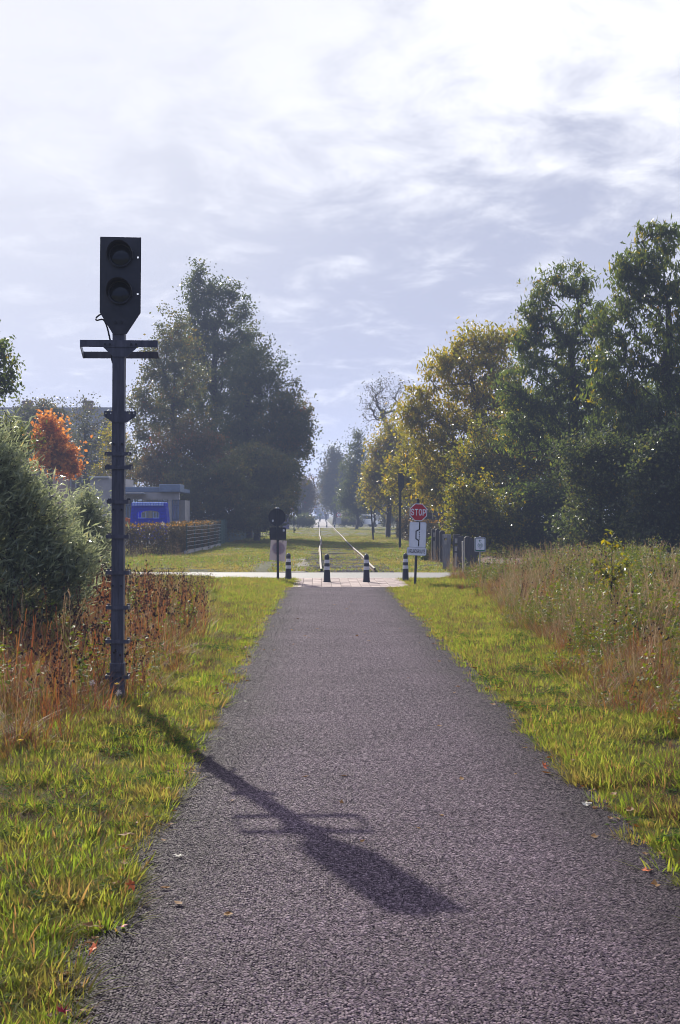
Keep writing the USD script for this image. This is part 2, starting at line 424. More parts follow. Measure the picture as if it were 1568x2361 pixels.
leafy("lawn_blade", [(0.0, (0.16, 0.11, 0.04)), (0.22, (0.13, 0.13, 0.03)), (0.6, (0.09, 0.13, 0.02)), (1.0, (0.065, 0.11, 0.018))], 0.5, 0.55, spec=0.25, tsat=1.1, tval=2.5,
      patch=((0.18, 0.145, 0.05), 0.46, 0.70, 0.6), pscale=0.16)
leafy("rust_weed", [(0.0, (0.07, 0.035, 0.024)), (0.3, (0.17, 0.068, 0.030)), (0.62, (0.27, 0.125, 0.042)), (0.8, (0.22, 0.15, 0.04)), (1.0, (0.12, 0.115, 0.026))], 0.45, 0.6, tsat=1.1, tval=1.6)
leafy("dry_grass", [(0.0, (0.10, 0.095, 0.028)), (0.3, (0.17, 0.115, 0.045)), (0.65, (0.28, 0.19, 0.09)), (1.0, (0.40, 0.31, 0.19))], 0.4, 0.6, tsat=1.0, tval=1.3)
leafy("dead_head", [(0.0, (0.016, 0.010, 0.009)), (0.6, (0.045, 0.025, 0.020)), (1.0, (0.09, 0.05, 0.035))], 0.15, 0.7, tval=1.0)
leafy("herb_leaf", [(0.0, (0.055, 0.080, 0.018)), (0.6, (0.10, 0.125, 0.025)), (0.9, (0.16, 0.15, 0.03)), (1.0, (0.22, 0.13, 0.02))], 0.5, 0.55, tval=1.7)
leafy("willow_leaf", [(0.0, (0.11, 0.13, 0.070)), (0.45, (0.18, 0.205, 0.110)), (0.85, (0.27, 0.295, 0.175)), (0.95, (0.30, 0.27, 0.11)), (1.0, (0.35, 0.25, 0.03))], 0.45, 0.24, spec=0.9, tsat=1.1, tval=2.0)
leafy("broad_leaf", [(0.0, (0.032, 0.046, 0.017)), (0.6, (0.060, 0.080, 0.025)), (0.86, (0.105, 0.115, 0.03)), (0.94, (0.26, 0.21, 0.028)), (1.0, (0.40, 0.20, 0.02))], 0.54, 0.30, spec=0.6, tval=2.4)
leafy("yellowing_leaf", [(0.0, (0.085, 0.095, 0.018)), (0.4, (0.16, 0.155, 0.02)), (0.8, (0.28, 0.225, 0.022)), (1.0, (0.36, 0.20, 0.02))], 0.5, 0.34, tval=2.1)
leafy("poplar_leaf", [(0.0, (0.034, 0.048, 0.021)), (0.6, (0.062, 0.078, 0.029)), (0.93, (0.11, 0.105, 0.034)), (1.0, (0.24, 0.15, 0.03))], 0.48, 0.28, spec=0.6, tval=2.0)
leafy("russet_leaf", [(0.0, (0.035, 0.036, 0.016)), (0.45, (0.068, 0.060, 0.024)), (0.8, (0.12, 0.08, 0.028)), (1.0, (0.18, 0.05, 0.03))], 0.42, 0.34, tval=1.8)
leafy("orange_leaf", [(0.0, (0.32, 0.12, 0.018)), (0.6, (0.55, 0.235, 0.03)), (1.0, (0.62, 0.34, 0.06))], 0.5, 0.45, tsat=1.0, tval=1.5)
leafy("olive_leaf", [(0.0, (0.045, 0.055, 0.022)), (0.6, (0.080, 0.088, 0.030)), (0.9, (0.15, 0.115, 0.03)), (1.0, (0.20, 0.085, 0.03))], 0.48, 0.32, spec=0.55, tval=2.0)
leafy("autumn_leaf", [(0.0, (0.06, 0.072, 0.02)), (0.5, (0.105, 0.112, 0.026)), (0.8, (0.21, 0.175, 0.028)), (0.95, (0.34, 0.22, 0.025)), (1.0, (0.40, 0.16, 0.02))], 0.52, 0.30, spec=0.7, tval=2.2)
leafy("hedge_leaf", [(0.0, (0.022, 0.022, 0.011)), (0.5, (0.05, 0.042, 0.018)), (0.85, (0.10, 0.07, 0.02)), (1.0, (0.28, 0.15, 0.02))], 0.4, 0.45, tval=1.7)
leafy("far_leaf", [(0.0, (0.05, 0.06, 0.03)), (0.6, (0.085, 0.09, 0.04)), (1.0, (0.16, 0.12, 0.04))], 0.4, 0.45, tval=1.6)
leafy("plume", [(0.0, (0.30, 0.24, 0.16)), (1.0, (0.55, 0.48, 0.36))], 0.5, 0.7, tval=1.2)

# ------------------------------------------------------------------ the air
HAZE = usdkit.material(stage, M("haze_air"), {"v": ("principled_volume", {"color": (0.55, 0.66, 1.0), "density": 0.00075, "anisotropy": 0.3})}, surface=None, volume="v.volume")

# ------------------------------------------------------------------ ground
PX0, PX1 = -0.90, 1.64                      # the asphalt's edges
PATH_END, ROAD0, ROAD1 = 32.7, 37.3, 41.0


def edge_wave(y, seed):
    y = np.asarray(y, float)
    q = np.stack([y * 1.7, np.full_like(y, seed * 7.3), np.zeros_like(y)], -1)
    return (meshkit.fbm(q, 4, seed) - 0.5) * 0.16


xs = np.unique(np.concatenate([np.linspace(-600, -30, 16), np.linspace(-30, -9, 15), np.linspace(-9, 10, 150), np.linspace(10, 30, 15), np.linspace(30, 600, 16)]))
ys = np.unique(np.concatenate([np.linspace(-60, 3, 6), np.linspace(3, 46, 220), np.linspace(46, 180, 120), np.linspace(180, 1200, 30)]))
gx, gy = np.meshgrid(xs, ys)
pts = np.stack([gx, gy, np.zeros_like(gx)], -1)
rel = (meshkit.fbm(pts * [0.9, 0.9, 1], 4, 3) - 0.45) * 0.16
rel += (meshkit.fbm(pts * [3.5, 3.5, 1], 3, 5) - 0.5) * 0.05
off_path = np.clip(np.maximum(PX0 - gx, gx - PX1) / 0.5, 0, 1)
off_path = np.where(gy > PATH_END + 0.0, np.clip(np.maximum(-0.62 - gx, gx - 2.1) / 0.5, 0, 1), off_path)
bank = np.where(gx > 2.3, np.clip((gx - 2.3) / 2.0, 0, 1), 0) * 0.12 * (gy < 36)
road_d = np.clip(np.maximum(ROAD0 - gy, gy - ROAD1) / 1.2, 0, 1)
gz = -0.02 + (rel + 0.02 + bank) * off_path * road_d
track = (gy > ROAD1) & (gx > -0.6) & (gx < 2.2)
gz = np.where(track, -0.02, gz)
gz = np.where((gy > 164) & (gy < 172), -0.02, gz)
gz = np.where((gy >= 170) & (gx > -1.4) & (gx < 3), -0.02, gz)
gz = np.where((np.abs(gx) > 60) | (gy > 420) | (gy < 2), -0.02, gz)
nx, ny = len(xs), len(ys)
idx = np.arange(nx * ny).reshape(ny, nx)
quads = np.stack([idx[:-1, :-1], idx[:-1, 1:], idx[1:, 1:], idx[1:, :-1]], -1).reshape(-1, 4)
tag(obj("ground", (np.stack([gx, gy, gz], -1).reshape(-1, 3), quads), M("turf_ground"), smooth=True), kind="structure")


def ground_z(x, y):
    """Height of the turf under points."""
    x, y = np.asarray(x, float), np.asarray(y, float)
    i = np.clip(np.searchsorted(xs, x) - 1, 0, nx - 2)
    j = np.clip(np.searchsorted(ys, y) - 1, 0, ny - 2)
    u = (x - xs[i]) / (xs[i + 1] - xs[i])
    v = (y - ys[j]) / (ys[j + 1] - ys[j])
    return (gz[j, i] * (1 - u) + gz[j, i + 1] * u) * (1 - v) + (gz[j + 1, i] * (1 - u) + gz[j + 1, i + 1] * u) * v


# path sheet with ragged edges
yy = np.arange(1.0, PATH_END + 0.01, 0.12)
taper = np.clip((yy - 24) / 9, 0, 1)
lx = PX0 + edge_wave(yy, 1) + taper * 0.16
rx = PX1 + edge_wave(yy, 2) - taper * 0.06
cols = np.linspace(0, 1, 7)
pv = np.stack([lx[:, None] + (rx - lx)[:, None] * cols, np.repeat(yy[:, None], 7, 1), 0.012 - 0.03 * (2 * np.abs(cols - 0.5)[None] ** 2.5).repeat(len(yy), 0)], -1)
ii = np.arange(len(yy) * 7).reshape(-1, 7)
tag(obj("path", (pv.reshape(-1, 3), np.stack([ii[:-1, :-1], ii[:-1, 1:], ii[1:, 1:], ii[1:, :-1]], -1).reshape(-1, 4)), M("chip_asphalt"), smooth=True), kind="structure")

# rolled chippings: real stones, laid in patches
usdkit.material(stage, M("chipping"), {
    "a": ("attribute", {"attribute": "tint"}),
    "r": ("rgb_ramp", {"ramp": [(0.0, (0.040, 0.026, 0.038)), (0.35, (0.088, 0.059, 0.078)), (0.75, (0.148, 0.102, 0.127)), (1.0, (0.26, 0.19, 0.22))]}),
    "g": ("geometry", {}), "sx": ("separate_xyz", {}), "e": ("math", {"math_type": "subtract", "value2": 0.37}), "ab": ("math", {"math_type": "absolute"}),
    "er": ("map_range", {"range_type": "smoothstep", "from_min": 0.55, "from_max": 1.25, "to_min": 1.06, "to_max": 0.42, "clamp": True}),
    "big": ("noise_texture", {"scale": 0.8, "detail": 6, "roughness": 0.65}),
    "bigr": ("map_range", {"from_min": 0.3, "from_max": 0.7, "to_min": 0.78, "to_max": 1.2}),
    "f": ("math", {"math_type": "multiply"}), "fc": ("combine_color", {}),
    "mul": ("mix_color", {"blend_type": "multiply", "fac": 1.0}),
    "p": ("principled_bsdf", {"roughness": 0.68, "specular_ior_level": 0.12})},
    [("a.fac", "r.fac"), ("g.position", "sx.vector"), ("sx.x", "e.value1"), ("e.value", "ab.value1"), ("ab.value", "er.value"), ("g.position", "big.vector"), ("big.fac", "bigr.value"),
     ("er.result", "f.value1"), ("bigr.result", "f.value2"), ("f.value", "fc.r"), ("f.value", "fc.g"), ("f.value", "fc.b"), ("r.color", "mul.a"), ("fc.color", "mul.b"), ("mul.result", "p.base_color")], surface="p.BSDF")
PS = 0.20


def chip_patch(seed):
    r = np.random.default_rng(seed)
    base = trimesh.convex.convex_hull(np.array([[1, 0, -.2], [-1, 0, -.2], [0, 1, -.2], [0, -1, -.2], [.55, .5, .55], [-.6, .45, .6], [.5, -.55, .5], [-.5, -.5, .62]], float))
    bv, bf = np.array(base.vertices), np.array(base.faces)
    g = 0.0105
    k = int(PS / g)
    u, v = np.meshgrid(np.arange(k), np.arange(k))
    n = k * k
    c = np.column_stack([(u.ravel() + .5 + .5 * (v.ravel() % 2)) * PS / k - PS / 2, (v.ravel() + .5) * PS / k - PS / 2, np.zeros(n)]) + r.normal(0, .0018, (n, 3)) * [1, 1, .35]
    sz = r.uniform(.0048, .0080, (n, 1)) * r.uniform(.75, 1.3, (n, 3)) * [1, 1, .5]
    a = r.random(n) * 6.283
    pts = bv[None] * sz[:, None]
    x, y, z = pts[..., 0], pts[..., 1], pts[..., 2]
    tx, ty = r.normal(0, .17, (2, n, 1))
    z = z + x * tx + y * ty
    ca, sa = np.cos(a)[:, None], np.sin(a)[:, None]
    pts = np.stack([x * ca - y * sa, x * sa + y * ca, z], -1) + c[:, None]
    return (pts.reshape(-1, 3), (bf[None] + (np.arange(n) * len(bv))[:, None, None]).reshape(-1, 3)), np.repeat(r.random(n) ** 1.3, len(bv))


pi_ = UsdGeom.PointInstancer.Define(stage, "/World/chippings")
tag(pi_.GetPrim(), "purple grey stone chippings rolled into the asphalt path", "chippings", None, "stuff")
tg = []
for i in range(5):
    m_, t_ = chip_patch(900 + i)
    x_ = UsdGeom.Xform.Define(stage, f"/World/chippings/patch_{i:03d}")
    obj("stones", m_, M("chipping"), x_.GetPrim(), tint=t_)
    tg.append(x_.GetPath())
pi_.CreatePrototypesRel().SetTargets(tg)
gx_, gy_ = np.meshgrid(np.arange(PX0 + PS / 2 - .06, PX1 + .06, PS), np.arange(4.2, PATH_END - PS / 2 + .02, PS))
cx_, cy_ = gx_.ravel(), gy_.ravel()
tp_ = np.clip((cy_ - 24) / 9, 0, 1)
el_, er_ = PX0 + edge_wave(cy_, 1) + tp_ * .16, PX1 + edge_wave(cy_, 2) - tp_ * .06
ok_ = (cx_ - PS / 2 > el_ - .07) & (cx_ + PS / 2 < er_ + .09)
cx_, cy_, el_, er_ = cx_[ok_], cy_[ok_], el_[ok_], er_[ok_]
cz_ = 0.012 - 0.06 * np.abs((cx_ - el_) / (er_ - el_) - .5) ** 2.5 + .001
r_ = np.random.default_rng(99)
pi_.CreateProtoIndicesAttr(Vt.IntArray.FromNumpy(r_.integers(0, 5, len(cx_)).astype(np.int32)))
pi_.CreatePositionsAttr(Vt.Vec3fArray.FromNumpy(np.column_stack([cx_, cy_, cz_]).astype(np.float32)))
q_ = r_.integers(0, 4, len(cx_)) * math.pi / 4
pi_.CreateOrientationsAttr(Vt.QuathArray([Gf.Quath(float(np.cos(a)), 0.0, 0.0, float(np.sin(a))) for a in q_]))

# crossing road, slightly oblique
rv = np.array([[-40, ROAD0 + 1.6, 0.0], [-0.5, ROAD0, 0.0], [2.5, ROAD0, 0.0], [40, ROAD0 - 2.0, 0.0], [40, ROAD1 - 2.0, 0.0], [2.5, ROAD1, 0.0], [-0.5, ROAD1, 0.0], [-40, ROAD1 + 1.6, 0.0]])
tag(obj("road", (rv, np.array([[0, 1, 6, 7], [1, 2, 5, 6], [2, 3, 4, 5]])), M("grey_road")), kind="structure")
tag(obj("road", (np.array([[-60, 165.5, 0.0], [60, 165.5, 0.0], [60, 169.5, 0.0], [-60, 169.5, 0.0]]), np.array([[0, 1, 2, 3]])), M("grey_road")), kind="structure")
plain("far_path_grit", (0.20, 0.18, 0.185), 0.85, var=0.12, scale=1.5)
tag(obj("path", (np.array([[-0.7, 169.5, 0.004], [1.7, 169.5, 0.004], [1.75, 600, 0.004], [-0.9, 600, 0.004]]), np.array([[0, 1, 2, 3]])), M("far_path_grit")), kind="structure")
plain("worn_grit", (0.10, 0.085, 0.085), 0.9, var=0.35, scale=4, bump=0.4, bscale=40)
# trodden grit strip left of the rails
gl = [G(655, 1320), G(690, 1319), G(700, 1300), G(688, 1288), G(672, 1287), G(662, 1300)]
tag(obj("path", trimesh.creation.extrude_polygon(Polygon([(p[0], p[1]) for p in gl]).buffer(0.2), 0.022, engine="earcut").apply_translation([0, 0, -0.012]), M("worn_grit")), kind="structure")

# brick strip between asphalt and road: every paver a piece of its own
rng = np.random.default_rng(5)
BX0, BX1 = -0.60, 2.04
strip = UsdGeom.Xform.Define(stage, "/World/pavement").GetPrim()
tag(strip, kind="structure")
obj("bedding", bx((BX0 + BX1) / 2, (PATH_END + ROAD0) / 2, -0.012, BX1 - BX0, ROAD0 - PATH_END - 0.01, 0.02), M("joint_sand"), strip)
proto_brick = bevel_box(0, 0, 0, 0.212, 0.212, 0.06, 0.006)
nbx, nby = 12, 21
for j in range(nby):
    for i in range(nbx):
        b = proto_brick.copy()
        b.apply_transform(trimesh.transformations.rotation_matrix(rng.normal(0, 0.012), [rng.normal(), rng.normal(), 0.3]))
        b.apply_translation([BX0 + 0.11 + i * 0.22, PATH_END + 0.12 + j * 0.2185, -0.018 + rng.normal(0, 0.002)])
        obj("brick", b, M(["brick_rose", "brick_pink", "brick_pink", "brick_brown"][rng.integers(4)]), strip)

# mulch strip in the grass on the far right of the road
pl = [P(1095, 1300, 44) * [1, 1, 0], P(1215, 1300, 44) * [1, 1, 0], P(1215, 1300, 48.5) * [1, 1, 0], P(1100, 1300, 48.5) * [1, 1, 0]]
mm = trimesh.creation.extrude_polygon(Polygon([(p[0], p[1]) for p in pl]).buffer(0.3), 0.05, engine="earcut")
mm = mm.subdivide_to_size(0.4)
v = np.array(mm.vertices)
v[:, 2] += np.where(v[:, 2] > 0.02, meshkit.fbm(v * [3, 3, 0], 3, 9) * 0.22, 0)
mm.vertices = v
tag(obj("mulch_bed", mm, M("mulch"), smooth=40), kind="stuff", label="strip of brown bark mulch in the grass behind the route sign", cat="mulch")


# ------------------------------------------------------------------ foliage machinery
def leaves_mesh(C, D, N, L, Wd, fold=0.15):
    """Rhombic leaves: centres, directions, normals, lengths, widths."""
    D = D / np.maximum(np.linalg.norm(D, axis=1, keepdims=True), 1e-9)
    S = np.cross(D, N)
    S /= np.maximum(np.linalg.norm(S, axis=1, keepdims=True), 1e-9)
    U = np.cross(S, D)
    L, Wd = np.asarray(L)[:, None], np.asarray(Wd)[:, None]
    v = np.stack([C - D * L * .5, C + S * Wd * .5 - D * L * .05 + U * Wd * fold, C + D * L * .5, C - S * Wd * .5 - D * L * .05 + U * Wd * fold], 1).reshape(-1, 3)
    k = np.arange(len(C))[:, None] * 4
    f = np.concatenate([k + [0, 1, 2], k + [0, 2, 3]], 1).reshape(-1, 3)
    return v, f


def skeleton(base, top, blobs, n, rng, trunk_frac=0.75, wander=0.04):
    """Trunk from base to top, then n tips spread through the blobs, each joined to the nearest wood below it."""
    base, top = np.asarray(base, float), np.asarray(top, float)
    k = 9
    H = top[2] - base[2]
    t = np.linspace(0, trunk_frac, k)
    nodes = [base + (top - base) * s + rng.normal(0, wander * H * .25, 3) * [1, 1, 0] * (s > 0) for s in t]
    parent = [-1] + list(range(k - 1))
    tips = []
    vol = np.array([b[3] * b[4] * b[5] for b in blobs]) ** 0.6
    which = rng.choice(len(blobs), n, p=vol / vol.sum())
    d = rng.normal(size=(n, 3))
    d /= np.linalg.norm(d, axis=1, keepdims=True)
    r = rng.random(n) ** (1 / 2.2)
    Bc = np.array([b[:3] for b in blobs])
    Br = np.array([b[3:6] for b in blobs])
    lump = .72 + .62 * meshkit.fbm(d * 1.9 + which[:, None] * 3.7, 3, int(rng.integers(1, 999)))
    lump = np.where(rng.random(n) < .10, lump * rng.uniform(1.0, 1.35, n), lump)
    pts = Bc[which] + d * (r * lump)[:, None] * Br[which]
    pts = pts[pts[:, 2] > base[2] + 0.12]
    axis = np.array(nodes)
    dist = np.min(np.linalg.norm(pts[:, None] - axis[None], axis=2), 1)
    for q in pts[np.argsort(dist)]:
        A = np.array(nodes)
        dd = np.linalg.norm(A - q, axis=1) + np.maximum(0, A[:, 2] - q[2] + 0.15 * H * 0) * 1.5
        i = int(np.argmin(dd[1:])) + 1
        mid = (A[i] + q) / 2 + rng.normal(0, 0.12, 3) * np.linalg.norm(A[i] - q)
        nodes.append(mid); parent.append(i)
        nodes.append(q); parent.append(len(nodes) - 2)
        tips.append(len(nodes) - 1)
    return np.array(nodes), np.array(parent), np.array(tips)


def branch_mesh(nodes, parent, r_trunk, r_tip, sides=5, skip=None):
    n = len(nodes)
    load = np.ones(n) * 1e-9
    kids = np.zeros(n, int)
    for i in range(n):
        if parent[i] >= 0:
            kids[parent[i]] += 1
    load = np.where(kids == 0, 1.0, 0.0)
    for i in range(n - 1, 0, -1):
        load[parent[i]] += load[i]
    rad = r_tip * load ** 0.5
    rad = np.maximum(rad * 1.0, r_tip)
    if rad[0] > 0:
        rad = r_tip + (rad - r_tip) * (r_trunk - r_tip) / max(rad[0] - r_tip, 1e-6)
    i = np.arange(1, n)
    a, b = nodes[parent[i]], nodes[i]
    ra, rb = rad[parent[i]], rad[i]
    ra = np.where(parent[i] >= 9, np.minimum(ra, rb * 1.6), np.where(i < 9, ra, np.minimum(ra, rb * 1.5)))
    t = b - a
    t /= np.maximum(np.linalg.norm(t, axis=1, keepdims=True), 1e-9)
    ref = np.where(np.abs(t[:, 2:3]) < .9, [[0, 0, 1.0]], [[1.0, 0, 0]])
    u = np.cross(t, ref)
    u /= np.linalg.norm(u, axis=1, keepdims=True)
    w = np.cross(t, u)
    th = np.linspace(0, 2 * np.pi, sides, endpoint=False)
    ring = u[:, None] * np.cos(th)[None, :, None] + w[:, None] * np.sin(th)[None, :, None]
    v = np.concatenate([a[:, None] + ring * ra[:, None, None], b[:, None] + ring * rb[:, None, None]], 1)
    m = len(i)
    k = np.arange(m)[:, None] * 2 * sides
    f = []
    for j in range(sides):
        q = (j + 1) % sides
        f += [k + [j, sides + j, sides + q], k + [j, sides + q, q]]
    return v, np.stack(f, 1).reshape(m, -1, 3), i


def tree(name, label, cat_, base, top, blobs, n_tips, per_tip, leaf, leaf_len, leaf_wid, seed, bark="bark", trunk_r=0.2, tip_r=0.006, clump=0.5, droop=0.3, trunk_frac=0.75, up=1.3, group=None, lean_dir=None, sides=5, thin=0.48):
    """One tree or shrub: trunk, branches and crown as parts."""
    rng = np.random.default_rng(seed)
    base = np.asarray(base, float)
    nodes, parent, tips = skeleton(base, top, blobs, n_tips, rng, trunk_frac)
    root = thing(name, label, cat_, base, 0, 0, group)
    v, f, i = branch_mesh(nodes - base, parent, trunk_r, tip_r, sides)
    is_trunk = i < 9
    nv = v.shape[1]

    def pick(mask):
        vv = v[mask].reshape(-1, 3)
        ff = (f[mask] - (np.arange(len(i))[mask] * nv)[:, None, None] + (np.arange(mask.sum()) * nv)[:, None, None]).reshape(-1, 3)
        return vv, ff
    obj("trunk", pick(is_trunk), M(bark), root, smooth=True)
    obj("branches", pick(~is_trunk), M(bark), root, smooth=True)
    if per_tip <= 0:
        return root
    # leaves in clumps around each tip and its last stretch of twig
    per_tip = max(3, int(per_tip * thin))
    m = len(tips) * per_tip
    tip = np.repeat(tips, per_tip)
    s = rng.random(m) ** 0.7
    pos = nodes[tip] * s[:, None] + nodes[parent[tip]] * (1 - s[:, None])
    size = np.repeat(clump * rng.uniform(0.45, 1.4, len(tips)), per_tip)
    C = pos + rng.normal(0, 1, (m, 3)) * size[:, None] * 0.5 * [1, 1, 0.75]
    D = rng.normal(0, 1, (m, 3)) + [0, 0, -droop * 1.6]
    if lean_dir is not None:
        D = rng.normal(0, 0.55, (m, 3)) + lean_dir
    N = rng.normal(0, 1, (m, 3)) + [0, 0, up]
    keep = C[:, 2] > base[2] + 0.03
    tint = np.clip(np.repeat(rng.random(len(tips)), per_tip) * 0.4 + rng.random(m) * 0.6, 0, 1)
    sz = rng.uniform(0.65, 1.35, m)
    vv, ff = leaves_mesh((C - base)[keep], D[keep], N[keep], (leaf_len * sz)[keep], (leaf_wid * sz)[keep])
    obj("crown", (vv, ff), M(leaf), root, tint=np.repeat(tint[keep], 4))
    return root


def blob(px, py, rx, ry, Y, dy=0.0, depth=1.0):
    """A crown lobe given by where it stands: photo position, half sizes, distance."""
    c = P(px, py, Y + dy)
    s = (Y + dy) / FPX
    return (*c, rx * s, rx * s * depth, ry * s)


def blobs(Y, *bs):
    return [blob(b[0], b[1], b[2], b[3], Y, *(b[4:])) for b in bs]


# ------------------------------------------------------------------ buildings
def mullions(x0, x1, z0, z1, y, xsplit, zsplit, t=0.05):
    m = [bx(x, y, (z0 + z1) / 2, t, 0.07, z1 - z0) for x in xsplit]
    m += [bx((x0 + x1) / 2, y - 0.004, z, x1 - x0, 0.062, t) for z in zsplit]
    return cat(m)


YB = 72.0
gp = thing("garden_pavilion", "low beige flat roofed building with blue grey roof edge behind the hedge", "building", (0, 0, 0))


def bpx(px, py):
    q = P(px, py, YB)
    return q[0], q[2]


x0, z1 = bpx(284, 1135); x1, _ = bpx(413, 1135)
_, zw = bpx(0, 1152)
obj("lintel", bx((x0 + x1) / 2, YB + 0.2, (zw + z1) / 2, x1 - x0, 0.35, z1 - zw), M("render_wall"), gp)
xc0, _ = bpx(388, 0); xc1, _ = bpx(396, 0)
obj("column", bevel_box((xc0 + xc1) / 2, YB + 0.1, zw / 2, xc1 - xc0, 0.3, zw, 0.02), M("render_wall"), gp)
xa, _ = bpx(369, 0)
_, zt = bpx(0, 1117)
obj("roof_edge", bevel_box((xa + x1) / 2 + 0.02, YB + 0.9, (zt + z1) / 2 + 0.01, x1 - xa + 0.1, 2.2, zt - z1, 0.02), M("zinc_fascia"), gp)
_, zt2 = bpx(0, 1123)
obj("roof_edge", bevel_box((x0 + xa) / 2, YB + 1.0, (zt2 + z1) / 2 + 0.01, xa - x0 - 0.006, 2.0, zt2 - z1, 0.02), M("zinc_fascia"), gp)
xs1, _ = bpx(336, 0)
_, zs = bpx(0, 1138)
obj("awning", bevel_box((x0 + xs1) / 2, YB - 0.45, zs, xs1 - x0, 0.9, 0.07, 0.015), M("galvanised"), gp)
for (wa, wb, sp) in ((290, 387.5, (290.8, 298, 316, 327, 340, 352, 366, 377, 386.7)), (396.5, 412, (397.2, 403, 408, 411.4))):
    a, _ = bpx(wa, 0); b, _ = bpx(wb, 0)
    w = obj("window", mullions(a, b, 0.35, zw, YB + 0.12, [bpx(s, 0)[0] for s in sp], (0.36, 1.35, zw - 0.28)), M("zinc_fascia"), gp)
    ed = [bpx(s, 0)[0] for s in sp]
    for e0, e1 in zip(ed[:-1], ed[1:]):
        obj("pane", bx((e0 + e1) / 2, YB + 0.15, (0.38 + zw) / 2, e1 - e0 - 0.02, 0.012, zw - 0.4), M("window_glass"), w)
obj("wall", bx((x0 + x1) / 2, YB + 0.14, 0.17, x1 - x0, 0.3, 0.34), M("render_wall"), gp)
obj("back_wall", bx((x0 + x1) / 2, YB + 6.0, zw / 2, x1 - x0, 0.25, zw), M("render_wall"), gp)
obj("side_wall", bx(x1 - 0.13, YB + 4.6, zw / 2, 0.24, 2.6, zw), M("render_wall"), gp)
obj("roof", bx((x0 + x1) / 2, YB + 3.4, z1 + 0.12, x1 - x0, 5.4, 0.2), M("zinc_fascia"), gp)
obj("floor", bx((x0 + x1) / 2, YB + 3.1, 0.1, x1 - x0, 5.6, 0.1), M("concrete"), gp)
xw0, zh = bpx(205, 1103); xw1, _ = bpx(284, 0)
obj("tall_wall", bx((xw0 + xw1) / 2, YB + 2.2, zh / 2, xw1 - xw0 - 0.004, 3.6, zh), M("render_wall"), gp)
obj("coping", bevel_box((xw0 + xw1) / 2 - 0.4, YB + 2.2, zh + 0.06, xw1 - xw0 - 0.7, 3.75, 0.12, 0.02), M("concrete"), gp)

# long slate roofed house far on the left
YH = 128.0
lh = thing("long_house", "long house with dark slate roof and two chimneys beyond the left trees", "house")
hx0, hx1 = P(-160, 0, YH)[0], P(262, 0, YH)[0]
zr = P(0, 939, YH)[2]
obj("wall", bx((hx0 + hx1) / 2, YH, 3.0, hx1 - hx0 - 0.4, 9.0, 6.0), M("brick_wall"), lh)
rp = Polygon([(-5.2, 5.9), (5.2, 5.9), (0, zr)])
rm = trimesh.creation.extrude_polygon(rp, hx1 - hx0, engine="earcut")
v = np.array(rm.vertices)
rm.vertices = np.stack([hx0 + v[:, 2], YH + v[:, 0], v[:, 1] + 0.003], 1)
rm.fix_normals()
rf = obj("roof", rm, M("slate_roof"), lh)
for cx in (203, 64):
    q = P(cx, 932, YH)
    obj("chimney", cat([bevel_box(q[0], YH, zr - 0.3, 0.8, 0.7, 1.5, 0.03), bevel_box(q[0], YH, zr + 0.5, 0.92, 0.82, 0.12, 0.03)]), M("brick_wall"), rf)
for i in range(9):
    x = hx0 + 2.0 + i * (hx1 - hx0 - 4) / 8
    f = obj("window", mullions(x - .55, x + .55, 3.6, 5.0, YH - 4.52, (x - .53, x, x + .53), (3.62, 4.98), 0.07), M("sign_white"), lh)
    obj("pane", bx(x, YH - 4.512, 4.3, 1.0, 0.02, 1.3), M("dark_glass"), f)
# side gable with a darker hip at the very left edge
gb = thing("gabled_house", "dark steep roofed house end at the left edge beside the long roof", "house")
q = P(-45, 930, 118)
gw = trimesh.creation.extrude_polygon(Polygon([(-6.5, 0), (6.5, 0), (6.5, 5), (0, 9.8), (-6.5, 5)]), 8, engine="earcut")
v = np.array(gw.vertices)
gw.vertices = np.stack([q[0] + v[:, 0], 118 - v[:, 2] + 4, v[:, 1]], 1)
gw.fix_normals()
obj("wall", gw, M("brick_wall"), gb)
for s in (-1, 1):
    sl = bx(0, 0, 0, 8.5, 8.6, 0.2, (s * math.atan2(4.8, 6.5), [0, 1, 0]))
    sl.apply_translation([q[0] + s * 3.35, 118, 7.58])
    obj("roof", sl, M("slate_roof"), gb)

